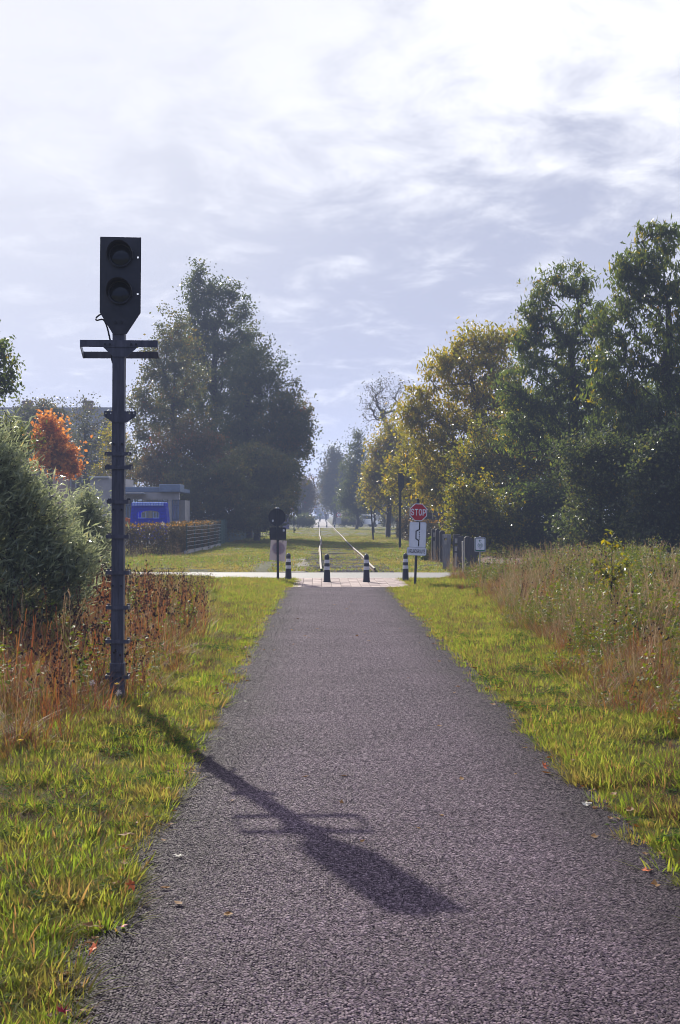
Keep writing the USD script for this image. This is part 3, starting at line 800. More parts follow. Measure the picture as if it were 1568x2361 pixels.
# ------------------------------------------------------------------ hedge, wires, fence
def hedge_box(name, label, corners, h, per_m3, leaf, llen, seed, cat_="hedge", wires=False, top_leaf=None, plinth=True):
    """A clipped hedge along a polyline of (x, y), with its stems and leaves."""
    rng = np.random.default_rng(seed)
    root = thing(name, label, cat_)
    C, st = [], []
    for (a, b) in zip(corners[:-1], corners[1:]):
        a, b = np.array(a), np.array(b)
        L = np.linalg.norm(b - a)
        u = (b - a) / L
        nrm = np.array([-u[1], u[0]])
        n = int(per_m3 * L * 0.8 * h)
        s, w, z = rng.random(n), rng.beta(0.75, 0.75, n) - 0.5, rng.random(n) ** 0.8
        wob = (meshkit.noise(np.stack([s * L * 1.3, z * 3, w * 0], -1), seed) - 0.5) * 0.25
        xy = a + np.outer(s * L, u) + np.outer(w * 0.75 + wob, nrm)
        C.append(np.column_stack([xy, z * h + rng.normal(0, 0.03, n) + (z > 0.9) * rng.random(n) * 0.06]))
        for t in np.arange(0.1, L, 0.28):
            p = a + u * (t + rng.normal(0, 0.05))
            st.append(tube([[*p, -0.02], [*(p + rng.normal(0, .05, 2)), h * .5], [*(p + rng.normal(0, .1, 2)), h * .93]], [0.018, 0.013, 0.006], 5))
    C = np.concatenate(C)
    n = len(C)
    vv, ff = leaves_mesh(C, rng.normal(size=(n, 3)), rng.normal(size=(n, 3)), llen * rng.uniform(.6, 1.3, n), llen * .6 * rng.uniform(.6, 1.3, n))
    tint = np.clip(rng.random(n) * 0.85 + 0.5 * (C[:, 2] > h * .93) * rng.random(n), 0, 1)
    obj("stems", cat(st), M("bark_dark"), root)
    obj("crown", (vv, ff), M(leaf), root, tint=np.repeat(tint, 4))
    return root


h0, h1, h2 = (-7.6, 55.0), (-5.75, 58.6), (-5.25, 72.0)
ch = hedge_box("beech_hedge", "clipped brown hornbeam hedge in front of the blue playhouse", [(-9.6, 55.6), (-7.6, 55.6), h1, h2], 1.22, 1700, "hedge_leaf", 0.085, 11)
u = np.array([h2[0] - h1[0], h2[1] - h1[1]]); u = u / np.linalg.norm(u)
for k in range(7):
    z = 0.18 + k * 0.155
    obj("fence_wire", tube([[h1[0] + 0.50, h1[1] - 0.1, z], [(h1[0] + h2[0]) / 2 + 0.48, (h1[1] + h2[1]) / 2, z - 0.02], [h2[0] + 0.46, h2[1], z]], 0.009, 5), M("wire"), ch)
for k in range(6):
    p = np.array(h1) + u * (0.2 + k * 2.6)
    obj("fence_post", cyl([p[0] + 0.46, p[1], 0], [p[0] + 0.46, p[1], 1.2], 0.025), M("fence_green"), ch)
obj("plinth", bx(0, 0, 0, 0.08, 13.4, 0.16).apply_transform(trimesh.transformations.rotation_matrix(-math.atan2(u[0], u[1]), [0, 0, 1])).apply_translation([(h1[0] + h2[0]) / 2 + 0.42, (h1[1] + h2[1]) / 2, 0.07]), M("concrete"), ch)

hedge_box("hornbeam_hedge", "long reddish brown hedge on the right behind the second signal and the sleepers", [(P(1075, 0, 63)[0], 63), (P(985, 0, 74)[0], 74), (P(925, 0, 98)[0], 98)], 1.25, 700, "hedge_leaf", 0.10, 17)
gf = thing("green_fence", "dark green slatted garden fence running back under the big trees", "fence")
fa, fb = np.array([-5.2, 72.3]), np.array([-4.15, 104.0])
nF = 150
for k in range(nF):
    p = fa + (fb - fa) * (k + .5) / nF
    obj("slat", bx(p[0], p[1], 0.66, 0.03, 0.17, 1.26), M("fence_green"), gf)
for z in (0.3, 1.05):
    obj("rail", cyl([fa[0] - 0.04, fa[1], z], [fb[0] - 0.04, fb[1], z], 0.025, n=6), M("fence_green"), gf)
for k in range(11):
    p = fa + (fb - fa) * k / 10
    obj("post", bx(p[0] - 0.08, p[1], 0.66, 0.08, 0.08, 1.34), M("fence_green"), gf)

# ------------------------------------------------------------------ trees
def T(name, label, px, Y, toppx, toppy, bl, n, per, leaf, ll, lw, seed, **k):
    b = P(px, HY, Y)
    b[2] = -0.05
    return tree(name, label, k.pop("cat", "tree"), b, P(toppx, toppy, Y), blobs(Y, *bl), n, per, leaf, ll, lw, seed, **k)


# left clump
T("poplar_tree", "tallest dark poplar with twin pointed tops left of the railway", 500, 97, 492, 605,
  [(458, 700, 24, 95), (460, 640, 10, 42), (447, 680, 9, 50), (487, 690, 12, 58), (512, 680, 13, 62), (530, 685, 11, 58), (546, 670, 9, 52), (566, 715, 10, 52), (500, 850, 85, 120), (520, 1000, 90, 130), (560, 860, 60, 110), (500, 720, 55, 80), (440, 790, 50, 80), (420, 900, 70, 110), (560, 790, 40, 70)], 620, 95, "poplar_leaf", 0.155, 0.115, 21, trunk_r=0.34, clump=0.62, thin=0.8, bark="bark_dark")
T("alder_tree", "broad dark tree right of the tall poplar above the fence", 575, 92, 575, 790,
  [(575, 880, 70, 100), (610, 850, 45, 70), (600, 960, 85, 110), (545, 1040, 90, 110), (620, 1060, 75, 90)], 360, 95, "poplar_leaf", 0.15, 0.11, 22, trunk_r=0.26, clump=0.6, thin=0.8, bark="bark_dark")
T("maple_tree", "dark tree with yellowing edge leaning over the railway grass", 640, 90, 655, 880,
  [(668, 945, 46, 75), (650, 1000, 60, 80), (690, 1000, 38, 60), (660, 1090, 44, 60), (635, 1120, 55, 50)], 330, 95, "olive_leaf", 0.145, 0.115, 23, trunk_r=0.22, clump=0.55, thin=0.8, bark="bark_dark")
T("ash_tree", "loose olive tree at the left side of the tall poplar", 400, 88, 400, 720,
  [(400, 780, 45, 75), (365, 840, 40, 70), (425, 860, 60, 90), (350, 940, 55, 85), (410, 980, 80, 100), (330, 1040, 40, 60), (318, 930, 28, 60), (340, 1120, 50, 60), (400, 1120, 60, 70)], 420, 80, "olive_leaf", 0.14, 0.10, 24, trunk_r=0.24, clump=0.6, thin=0.8)
T("cherry_tree", "low reddish brown tree in front of the dark clump behind the pavilion", 455, 82, 450, 960,
  [(430, 1030, 80, 75), (360, 1060, 50, 65), (400, 1110, 95, 60), (480, 1080, 70, 75)], 300, 85, "russet_leaf", 0.13, 0.095, 25, trunk_r=0.18, clump=0.5, thin=0.8, bark="bark_dark")
T("hawthorn_tree", "low very dark tree hanging over the green fence", 590, 84, 590, 1000,
  [(590, 1080, 85, 65), (530, 1120, 70, 60), (640, 1110, 48, 55), (600, 1150, 80, 40)], 320, 95, "olive_leaf", 0.13, 0.10, 26, trunk_r=0.2, clump=0.5, thin=0.8, bark="bark_dark")
T("hazel_thicket", "dark thicket of bare stems and leaves under the tall poplar", 470, 80, 470, 1100,
  [(440, 1160, 60, 50), (500, 1150, 60, 60), (550, 1165, 50, 50), (460, 1185, 70, 35), (540, 1195, 60, 30), (600, 1190, 50, 30), (430, 1120, 60, 60), (520, 1100, 60, 60), (640, 1175, 40, 36), (560, 1205, 60, 26), (620, 1205, 40, 24)], 520, 75, "olive_leaf", 0.12, 0.085, 27, trunk_r=0.1, clump=0.45, thin=0.8, bark="bark_dark", cat="thicket")
# left background
T("birch_tree", "slim sparse tree with two stems in front of the slate roof", 200, 96, 195, 905,
  [(196, 960, 30, 50), (190, 1010, 36, 50), (215, 1050, 38, 60), (235, 1000, 22, 60), (215, 1110, 45, 35)], 260, 34, "far_leaf", 0.15, 0.11, 31, trunk_r=0.14, clump=0.6)
T("lime_tree", "green rounded tree above and behind the orange maple", 92, 104, 95, 915,
  [(95, 955, 55, 36), (60, 985, 40, 40), (130, 975, 36, 38), (80, 1030, 60, 50), (150, 1030, 50, 60)], 260, 75, "far_leaf", 0.17, 0.13, 32, trunk_r=0.2, clump=0.7)
T("maple_tree", "bright orange autumn maple behind the willow bush", 118, 62, 112, 955,
  [(112, 985, 34, 30), (98, 1010, 26, 30), (130, 1025, 34, 34), (162, 1045, 20, 20), (150, 1065, 24, 26), (172, 1080, 10, 16), (115, 1050, 40, 40)], 200, 60, "orange_leaf", 0.15, 0.13, 33, trunk_r=0.1, clump=0.36)
T("rowan_tree", "sparse yellow flecked tree just left of the signal post, behind the pavilion", 262, 90, 262, 970,
  [(262, 1020, 36, 55), (285, 1060, 34, 50), (250, 1080, 36, 40), (300, 1100, 32, 40), (262, 960, 6, 20)], 220, 48, "yellowing_leaf", 0.13, 0.10, 34, trunk_r=0.12, clump=0.5)
T("oak_tree", "dark leafy boughs reaching in at the left edge above the house roof", -50, 43, -40, 760,
  [(-8, 850, 38, 40), (0, 800, 22, 30), (20, 875, 22, 28), (-30, 900, 40, 40), (-50, 830, 60, 90), (0, 905, 30, 14)], 170, 42, "broad_leaf", 0.13, 0.07, 35, trunk_r=0.18, clump=0.34, droop=0.6)
# right group
T("chestnut_tree", "tallest sweet chestnut at the right edge with drooping long leaves", 1530, 49, 1540, 495,
  [(1480, 545, 34, 50), (1530, 545, 38, 50), (1440, 610, 34, 40), (1500, 640, 75, 75), (1560, 690, 80, 110), (1440, 700, 52, 70), (1500, 800, 90, 95), (1420, 830, 45, 70), (1580, 850, 80, 120), (1500, 930, 95, 90), (1440, 1010, 80, 80), (1560, 1020, 90, 100), (1400, 900, 60, 90), (1390, 760, 36, 60), (1460, 620, 50, 60)], 760, 60, "broad_leaf", 0.21, 0.062, 41, trunk_r=0.24, clump=0.31, thin=0.44, tip_r=0.009, droop=0.9)
T("chestnut_tree", "second sweet chestnut, rounded, left of the tallest one at the right edge", 1330, 55, 1320, 600,
  [(1290, 640, 38, 40), (1330, 660, 44, 50), (1245, 690, 42, 42), (1225, 740, 30, 50), (1290, 760, 75, 80), (1370, 740, 50, 60), (1240, 830, 55, 80), (1320, 870, 90, 90), (1260, 940, 80, 80), (1380, 930, 70, 90), (1200, 960, 50, 70), (1300, 1000, 80, 60), (1180, 900, 40, 60), (1390, 820, 50, 80), (1210, 800, 30, 50), (1190, 1000, 60, 60)], 760, 60, "broad_leaf", 0.20, 0.062, 42, trunk_r=0.24, clump=0.34, thin=0.46, tip_r=0.009, droop=0.8)
T("walnut_tree", "golden yellow crowned tree beside the railway signal on the right", 1120, 66, 1090, 745,
  [(1080, 780, 34, 34), (1125, 800, 46, 46), (1040, 830, 38, 34), (1010, 860, 36, 40), (1080, 870, 80, 70), (1150, 860, 50, 60), (985, 930, 40, 55), (1060, 960, 85, 70), (1140, 960, 70, 80), (1010, 1010, 50, 50), (1070, 1060, 70, 60), (1020, 1100, 50, 50), (960, 980, 34, 50), (975, 1060, 40, 50), (1160, 780, 40, 30), (1120, 1060, 80, 60), (950, 930, 30, 40), (1000, 1140, 50, 40), (1060, 1130, 60, 40), (1180, 900, 40, 60)], 860, 60, "yellowing_leaf", 0.20, 0.075, 43, trunk_r=0.22, clump=0.5, thin=0.56, tip_r=0.009, droop=0.6)
T("ash_tree", "pale yellow green low branches hanging behind the second signal", 1010, 76, 985, 980,
  [(945, 1020, 30, 45), (970, 1060, 50, 50), (915, 1085, 28, 35), (900, 1130, 22, 26), (1010, 1100, 60, 45), (950, 1120, 45, 36)], 260, 46, "yellowing_leaf", 0.17, 0.10, 44, trunk_r=0.13, clump=0.55, thin=0.56, tip_r=0.009)
T("field_maple", "dark olive tree with orange flecks in the middle of the right wood", 1190, 60, 1185, 940,
  [(1180, 1000, 85, 70), (1110, 1050, 70, 60), (1250, 1040, 80, 70), (1180, 1100, 110, 60), (1080, 1110, 50, 50), (1300, 1090, 70, 60)], 460, 60, "autumn_leaf", 0.125, 0.095, 45, trunk_r=0.16, clump=0.5, thin=0.56, tip_r=0.009, cat="tree")
T("dogwood_shrub", "glossy leaved shrub with orange leaves behind the upright sleepers", 1100, 55, 1100, 1110,
  [(1090, 1160, 50, 45), (1060, 1200, 36, 40), (1130, 1190, 50, 50), (1090, 1230, 60, 45), (1050, 1245, 30, 30), (1150, 1235, 50, 40), (1170, 1185, 40, 50), (1060, 1130, 24, 30), (1110, 1120, 26, 34)], 380, 56, "autumn_leaf", 0.11, 0.085, 46, trunk_r=0.06, clump=0.36, thin=0.56, tip_r=0.009, cat="shrub")
T("elder_shrub", "dark shrub under the wood behind the mulch strip", 1235, 56, 1240, 1090,
  [(1220, 1150, 70, 50), (1290, 1150, 60, 60), (1200, 1220, 60, 50), (1270, 1230, 70, 50)], 300, 62, "broad_leaf", 0.12, 0.085, 47, trunk_r=0.06, clump=0.42, thin=0.56, tip_r=0.009, cat="shrub")
T("holly_shrub", "bluish dark shrub in the deep shade under the second chestnut", 1380, 47, 1385, 1060,
  [(1360, 1110, 70, 60), (1430, 1120, 60, 70), (1350, 1200, 70, 60), (1430, 1220, 70, 50), (1400, 1040, 60, 50), (1330, 1050, 50, 50), (1450, 1060, 50, 50)], 460, 62, "poplar_leaf", 0.11, 0.08, 48, trunk_r=0.06, clump=0.42, thin=0.56, tip_r=0.009, cat="shrub")
T("laurel_shrub", "very dark shrub at the right edge under the tallest chestnut", 1525, 45, 1525, 1060,
  [(1500, 1110, 60, 60), (1570, 1110, 60, 80), (1490, 1200, 60, 60), (1570, 1210, 70, 70), (1530, 1040, 60, 50), (1600, 1000, 60, 80)], 460, 62, "poplar_leaf", 0.12, 0.08, 49, trunk_r=0.06, clump=0.42, thin=0.56, tip_r=0.009, cat="shrub")
# right background
T("ash_tree", "almost bare tree with fine twigs standing above the right wood", 893, 108, 885, 860,
  [(862, 900, 34, 30), (900, 890, 36, 34), (880, 930, 50, 40), (920, 930, 28, 36), (840, 930, 18, 18), (890, 975, 40, 25), (930, 890, 16, 30), (850, 960, 30, 20)], 380, 5, "far_leaf", 0.11, 0.075, 51, trunk_r=0.20, clump=0.5, thin=0.85, bark="bark_pale", droop=0.2, tip_r=0.0065)
T("hornbeam_tree", "dark rounded tree below the almost bare tree on the right", 895, 98, 900, 955,
  [(905, 1000, 36, 42), (890, 1050, 42, 50), (870, 1080, 34, 50), (915, 1080, 36, 60), (860, 1130, 28, 40), (895, 1150, 40, 36)], 260, 66, "yellowing_leaf", 0.15, 0.11, 52, trunk_r=0.18, clump=0.55, thin=0.85)
T("elm_tree", "slender tree with gold flecked leaves above the leaning stake", 862, 120, 862, 1050,
  [(862, 1090, 22, 40), (858, 1130, 24, 34), (845, 1155, 18, 22), (875, 1150, 20, 28)], 150, 55, "far_leaf", 0.16, 0.11, 53, trunk_r=0.1, clump=0.5, thin=0.85)
T("spruce_tree", "blue green conical tree left of the leaning stake", 822, 150, 826, 985,
  [(826, 1010, 12, 24), (824, 1050, 26, 30), (818, 1095, 32, 38), (808, 1140, 30, 34), (840, 1110, 22, 40), (835, 1160, 26, 24), (815, 1165, 32, 24), (850, 1150, 22, 30)], 380, 66, "poplar_leaf", 0.19, 0.10, 54, trunk_r=0.17, clump=0.75, thin=0.85)
T("poplar_tree", "hazy tall poplar at the right side of the railway's far end", 770, 215, 772, 1028,
  [(772, 1055, 14, 26), (764, 1085, 22, 30), (786, 1080, 18, 36), (760, 1120, 26, 32), (785, 1125, 24, 34), (770, 1155, 30, 26), (795, 1150, 26, 34), (800, 1110, 20, 36)], 320, 50, "far_leaf", 0.34, 0.22, 55, trunk_r=0.3, clump=1.2, thin=0.85)
T("willow_tree", "hazy tree beside the excavator at the far end", 756, 440, 750, 1085,
  [(748, 1108, 14, 20), (745, 1135, 16, 22), (758, 1150, 20, 24), (764, 1165, 22, 18)], 190, 46, "far_leaf", 0.5, 0.32, 56, trunk_r=0.3, clump=1.8, thin=0.85)
T("willow_tree", "grey brown hazy tree on the left beyond the hanging maple leaves", 700, 185, 705, 1098,
  [(706, 1120, 14, 20), (700, 1145, 20, 22), (712, 1150, 10, 24), (695, 1170, 22, 18)], 190, 40, "russet_leaf", 0.26, 0.18, 57, trunk_r=0.2, clump=0.95, thin=0.85)
T("oak_tree", "hazy round tree behind the excavator's boom on the left", 710, 440, 714, 1120,
  [(714, 1142, 10, 18), (708, 1160, 14, 18), (718, 1168, 8, 14)], 120, 40, "far_leaf", 0.42, 0.3, 58, trunk_r=0.3, clump=1.5, thin=0.85)
T("elm_tree", "farthest hazy tree closing the end of the line", 742, 560, 742, 1128,
  [(738, 1150, 12, 16), (750, 1158, 14, 16), (730, 1162, 12, 12)], 110, 40, "far_leaf", 0.7, 0.5, 59, trunk_r=0.4, clump=2.6, thin=0.85)
T("oak_tree", "dark round tree filling the gap behind the second signal", 960, 118, 960, 1040,
  [(945, 1100, 50, 50), (985, 1090, 50, 60), (920, 1140, 40, 44), (1000, 1150, 50, 44), (950, 1170, 60, 26)], 300, 80, "autumn_leaf", 0.18, 0.13, 66, trunk_r=0.2, clump=0.7, thin=0.85)
T("beech_tree", "dim brownish tree behind the upright sleepers and the dogwood", 1060, 100, 1060, 1030,
  [(1050, 1090, 60, 60), (1090, 1120, 60, 60), (1030, 1150, 50, 44), (1070, 1180, 60, 26)], 300, 80, "autumn_leaf", 0.16, 0.12, 67, trunk_r=0.2, clump=0.65, thin=0.85)
T("lime_tree", "dim tree in the depth of the right wood behind the second chestnut", 1270, 86, 1270, 900,
  [(1260, 960, 90, 80), (1200, 1040, 80, 80), (1320, 1040, 90, 80), (1180, 1140, 90, 60), (1300, 1140, 100, 60)], 420, 80, "broad_leaf", 0.17, 0.13, 68, trunk_r=0.24, clump=0.7, thin=0.85)
T("lime_tree", "dim tree behind the tallest chestnut at the right edge", 1480, 80, 1480, 860,
  [(1460, 940, 100, 90), (1560, 960, 90, 110), (1420, 1060, 90, 80), (1520, 1080, 100, 80), (1440, 1170, 100, 50), (1560, 1170, 90, 50)], 460, 80, "broad_leaf", 0.16, 0.12, 69, trunk_r=0.24, clump=0.7, thin=0.85)
T("hazel_shrub", "hazy low shrubs closing the field behind the leaning stake", 850, 200, 850, 1150,
  [(835, 1175, 20, 20), (860, 1170, 22, 24), (885, 1178, 22, 18), (810, 1185, 16, 14)], 200, 60, "far_leaf", 0.26, 0.18, 60, trunk_r=0.1, clump=0.8, thin=0.85, cat="shrub")
# shrubs along the line
T("privet_shrub", "dark shrub topped with pale plumes behind the two thin sign posts", 690, 158, 690, 1176,
  [(700, 1198, 20, 14), (675, 1200, 22, 12), (715, 1204, 10, 12), (655, 1204, 14, 9)], 170, 55, "poplar_leaf", 0.17, 0.11, 61, trunk_r=0.05, clump=0.45, cat="shrub")
T("bramble_shrub", "low shrub row beyond the far road left of the white car", 815, 176, 815, 1190,
  [(795, 1202, 14, 8), (818, 1200, 14, 10)], 150, 50, "far_leaf", 0.17, 0.12, 62, trunk_r=0.05, clump=0.45, cat="shrub")
T("elder_shrub", "dim shrub right of the white car", 900, 150, 900, 1170,
  [(898, 1195, 20, 16), (918, 1188, 20, 20), (893, 1178, 14, 18)], 170, 50, "far_leaf", 0.16, 0.11, 63, trunk_r=0.06, clump=0.5, cat="shrub")
T("ivy_shrub", "leafy shrub at the foot of the second signal", 965, 84, 965, 1165,
  [(955, 1200, 30, 22), (985, 1185, 34, 32), (1005, 1205, 30, 26), (935, 1215, 16, 14)], 230, 55, "hedge_leaf", 0.12, 0.085, 64, trunk_r=0.06, clump=0.4, cat="shrub")
T("viburnum_shrub", "leafy shrub on the field side of the upright sleepers", 1005, 50, 1003, 1225,
  [(1000, 1265, 14, 26), (985, 1290, 14, 18), (1022, 1300, 14, 16)], 110, 46, "herb_leaf", 0.09, 0.065, 65, trunk_r=0.03, clump=0.2, cat="shrub")

# willow bushes at the left edge
wl = dict(lean_dir=np.array([0.62, 0.1, 0.5]), trunk_r=0.06, bark="bark", cat="bush", up=1.6)
T("willow_bush", "big silvery willow bush at the left edge nearest the signal post", 20, 18.6, 30, 1000,
  [(0, 1060, 60, 90), (40, 1120, 62, 75), (105, 1205, 64, 80), (30, 1200, 90, 110), (150, 1270, 62, 70), (70, 1320, 90, 90), (20, 1420, 70, 90), (90, 1440, 44, 60), (150, 1370, 50, 45), (-60, 1200, 90, 180), (10, 1500, 60, 60), (60, 1500, 40, 50), (185, 1300, 36, 60)], 1150, 24, "willow_leaf", 0.115, 0.020, 71, clump=0.24, thin=1.0, **wl)
T("willow_bush", "darker willow bush right behind the big silvery one, beside the signal post", 205, 27, 200, 1110,
  [(195, 1170, 36, 48), (225, 1230, 36, 60), (190, 1270, 55, 70), (235, 1310, 24, 36), (170, 1330, 60, 50)], 460, 28, "willow_leaf", 0.11, 0.021, 72, clump=0.28, thin=1.0, **wl)
T("willow_bush", "dark olive bush top behind the silvery willow at the left edge", 10, 30, 20, 960,
  [(10, 1000, 44, 40), (-10, 1040, 60, 60), (50, 1020, 22, 22)], 180, 60, "poplar_leaf", 0.09, 0.03, 73, clump=0.3, trunk_r=0.07, cat="bush")
# sapling in the weeds on the right
T("oak_sapling", "thin young tree with yellow top leaves standing in the weeds", 1408, 22.0, 1412, 1225,
  [(1412, 1255, 16, 28), (1425, 1300, 26, 26), (1390, 1310, 18, 22), (1375, 1375, 26, 18), (1435, 1385, 26, 18), (1408, 1350, 24, 30)], 62, 8, "autumn_leaf", 0.085, 0.05, 74, clump=0.11, thin=1.0, trunk_r=0.014, tip_r=0.0025, cat="sapling", bark="bark_dark", trunk_frac=0.95)

# ------------------------------------------------------------------ railway track
RX0, RX1 = 0.06, 1.56
trk = thing("railway_track", "disused railway track with pale shining rails running into the distance", "railway track")
rng = np.random.default_rng(8)
ry = np.concatenate([np.arange(41.3, 90, 1.6), np.arange(90, 165, 3.0), [165.3]])
prof = np.array([(-.07, -.02), (-.07, 0.0), (-.012, .02), (-.012, .075), (-.028, .085), (-.028, .112), (-.022, .118), (.022, .118), (.028, .112), (.028, .085), (.012, .075), (.012, .02), (.07, 0.0), (.07, -.02)])


def rail_mesh(x0, seed, prof):
    n = len(prof)
    wob = (meshkit.noise(np.stack([ry * 0.075, ry * 0 + seed, ry * 0], -1), seed) - .5) * 0.09 * np.clip((ry - 41) / 8, 0, 1)
    zz = (meshkit.noise(np.stack([ry * 0.06, ry * 0 + seed * 3, ry * 0], -1), seed + 4) - .5) * 0.05
    v = np.stack([x0 + wob[:, None] + prof[None, :, 0], np.repeat(ry[:, None], n, 1), zz[:, None] + prof[None, :, 1] - 0.02], -1).reshape(-1, 3)
    f = []
    for i in range(len(ry) - 1):
        for j in range(n - 1):
            f.append([i * n + j, i * n + j + 1, (i + 1) * n + j + 1, (i + 1) * n + j])
    return v, np.array(f)


for x0, sd in ((RX0, 1), (RX1, 2)):
    r = obj("rail", rail_mesh(x0, sd, prof[[0, 1, 2, 3, 4]]), M("rail_rust"), trk)
    obj("rail_head", rail_mesh(x0, sd, prof[4:10]), M("rail_steel"), r)
    obj("rail_flank", rail_mesh(x0, sd, prof[9:14]), M("rail_rust"), r)
for k in range(48):
    y = 41.7 + k * 0.72
    s = bevel_box(0, 0, 0, 2.35 + rng.normal(0, .04), 0.24, 0.10, 0.012)
    s.apply_transform(trimesh.transformations.rotation_matrix(rng.normal(0, .02), [0, 0, 1]))
    s.apply_translation([(RX0 + RX1) / 2, y, -0.05 + rng.normal(0, .01)])
    obj("sleeper", s, M("sleeper_wood"), trk)
# a little clinker between the sleepers
rng = np.random.default_rng(12)
n = 2600
c = np.column_stack([rng.uniform(-0.5, 2.1, n), 41.3 + rng.random(n) ** 1.6 * 14, np.full(n, -0.005)])
ico = trimesh.creation.icosphere(0, 1.0)
vv = (ico.vertices[None] * rng.uniform(.012, .035, (n, 1, 1)) * rng.uniform(.6, 1.3, (n, 1, 3)) + c[:, None]).reshape(-1, 3)
ff = (ico.faces[None] + (np.arange(n) * len(ico.vertices))[:, None, None]).reshape(-1, 3)
plain("ballast_stone", (0.15, 0.125, 0.11), 0.9, var=0.4, scale=25)
tag(obj("gravel", (vv, ff), M("ballast_stone"), label="brown ballast stones between the rails near the road", cat="gravel") if False else obj("gravel", (vv, ff), M("ballast_stone"), label="brown ballast stones between the rails near the road"), cat="gravel", kind="stuff")

# ------------------------------------------------------------------ big signal at the left
YS = 12.84


def spx(px, py):
    q = P(px, py, YS)
    return q[0] - P(271, 0, YS)[0], q[2]


sg = thing("railway_signal", "tall dark railway signal with two round lamps on a steel post beside the path", "signal", (P(271, 0, YS)[0], YS, 0), ry=math.radians(0.28))
# post: rolled channel with flanges turned back
pw = 0.106
web = bevel_box(0, 0, 1.62, pw, 0.012, 3.36, 0.003)
obj("post", cat([bx(0, -0.045, 1.63, pw, 0.010, 3.30), bx(-pw / 2 + .005, 0.005, 1.63, 0.010, 0.0899, 3.30), bx(pw / 2 - .005, 0.005, 1.63, 0.010, 0.0899, 3.30),
                 bx(0, -0.0515, 1.63, 0.020, 0.004, 3.28)]), M("post_steel"), sg)
obj("base_sleeve", cat([bevel_box(0, 0, 0.17, pw + .02, 0.115, 0.36, 0.006), bx(0, -0.06, 0.30, pw * .8, 0.012, 0.05)]), M("post_steel"), sg)
for zz in (0.22, 1.02, 1.68, 2.25):
    for s in (-1, 1):
        obj("bolt", stand(trimesh.creation.cylinder(0.009, 0.014, sections=10)).apply_translation([s * 0.036, -0.0545, zz]), M("black_paint"), sg)
# head plate with two through holes
hl, ht = spx(228, 549); hr, _ = spx(322, 0); _, hs = spx(0, 723); tl, tb = spx(258, 772); tr, _ = spx(290, 0)
head = Polygon([(hl, ht), (hr, ht - .004), (hr, hs), (tr, tb), (tl, tb), (hl, hs)])
holes = [Point(*spx(315, 596)).buffer(0.0085), Point(*spx(315, 680)).buffer(0.0085)]
hp = plate(head.difference(shapely.union_all(holes)), 0.006)
hp.apply_translation([0, -0.055, 0])
hb = obj("head_plate", hp, M("signal_enamel"), sg)
obj("lamp_case", cat([bevel_box(-0.012, 0.0, (ht + hs) / 2 + 0.01, 0.23, 0.09, (ht - hs) * 0.86, 0.02)]), M("signal_enamel"), sg)
for (cx, cy) in ((275, 592), (274, 677)):
    x, z = spx(cx, cy)
    ring = lathe([(0.090, 0), (0.104, 0), (0.104, 0.022), (0.098, 0.026), (0.090, 0.022), (0.090, 0)], 40)
    lamp = obj("lamp_ring", stand(ring).apply_translation([x, -0.061, z]), M("signal_enamel"), sg, smooth=35)
    glass = lathe([(0.0, 0.018), (0.03, 0.0175), (0.06, 0.014), (0.089, 0.004), (0.089, 0.0), (0.0, 0.0)], 36)
    obj("lens", stand(glass).apply_translation([x, -0.0615, z]), M("lens_glass"), lamp, smooth=35)
    # hood: part ring over the top half
    th = np.linspace(math.radians(-15), math.radians(195), 40)
    o = [(0.112 * math.cos(t), 0.112 * math.sin(t)) for t in th]
    inn = [(0.107 * math.cos(t), 0.107 * math.sin(t)) for t in th[::-1]]
    hood = plate(Polygon(o + inn), 0.15)
    v = np.array(hood.vertices)
    cut = np.clip(v[:, 2] / 0.112, -0.3, 1)
    v[:, 1] *= 0.30 + 0.70 * np.clip((cut + .3) / 1.3, 0, 1)
    hood.vertices = v
    obj("hood", hood.apply_translation([x, -0.061, z]), M("signal_enamel"), lamp)
for k in range(2):
    obj("bolt", stand(trimesh.creation.cylinder(0.011, 0.012, sections=10)).apply_translation([(-.025, .025)[k], -0.066, hs - 0.08]), M("black_paint"), sg)
# cable
cb = [spx(*p) for p in ((240, 722), (228, 727), (219, 735), (222, 740), (236, 739), (246, 762), (252, 790), (254, 815), (256, 832), (262, 846))]
t = np.linspace(0, 1, len(cb)); tt = np.linspace(0, 1, 40)
from scipy.interpolate import CubicSpline
cs = CubicSpline(t, np.array(cb))(tt)
obj("cable", tube(np.column_stack([cs[:, 0], -0.04 + 0 * tt, cs[:, 1]]), 0.0075, 8), M("rubber"), sg, smooth=True)
# number-board loop bracket
z_t = spx(0, 786)[1]; z_b = spx(0, 802)[1]
l0, r0 = spx(184, 0)[0], spx(361, 0)[0]
fl, fr = l0 - 0.02, r0 - 0.02
h_ = z_t - z_b
DEP, DROP = 0.28, 0.07
ztf = (z_t + z_b) / 2 - DROP
lp = obj("loop_bracket", bx((l0 + r0) / 2, -0.062, (z_t + z_b) / 2, r0 - l0, 0.007, h_), M("post_steel"), sg)
obj("rear_bar", bx((fl + fr) / 2, -0.062 + DEP, ztf, fr - fl, 0.007, h_ * .98), M("post_steel"), lp)
for (a, b) in ((l0, fl), (r0, fr)):
    zc = (z_t + z_b) / 2
    s = 0.0035
    vv = []
    for (x, y, z) in ((a, -0.0655, zc), (b, -0.0585 + DEP, ztf)):
        for dx in (-s, s):
            for dz in (-h_ / 2 * .985, h_ / 2 * .985):
                vv.append((x + dx, y, z + dz))
    obj("side_bar", trimesh.convex.convex_hull(np.array(vv)), M("galvanised"), lp)
gus = Polygon([spx(236, 802), spx(315, 802), spx(291, 824), spx(259, 824)])
gp_ = plate(gus, 0.008); gp_.apply_translation([0, -0.0515, 0])
obj("gusset", gp_, M("post_steel"), lp)
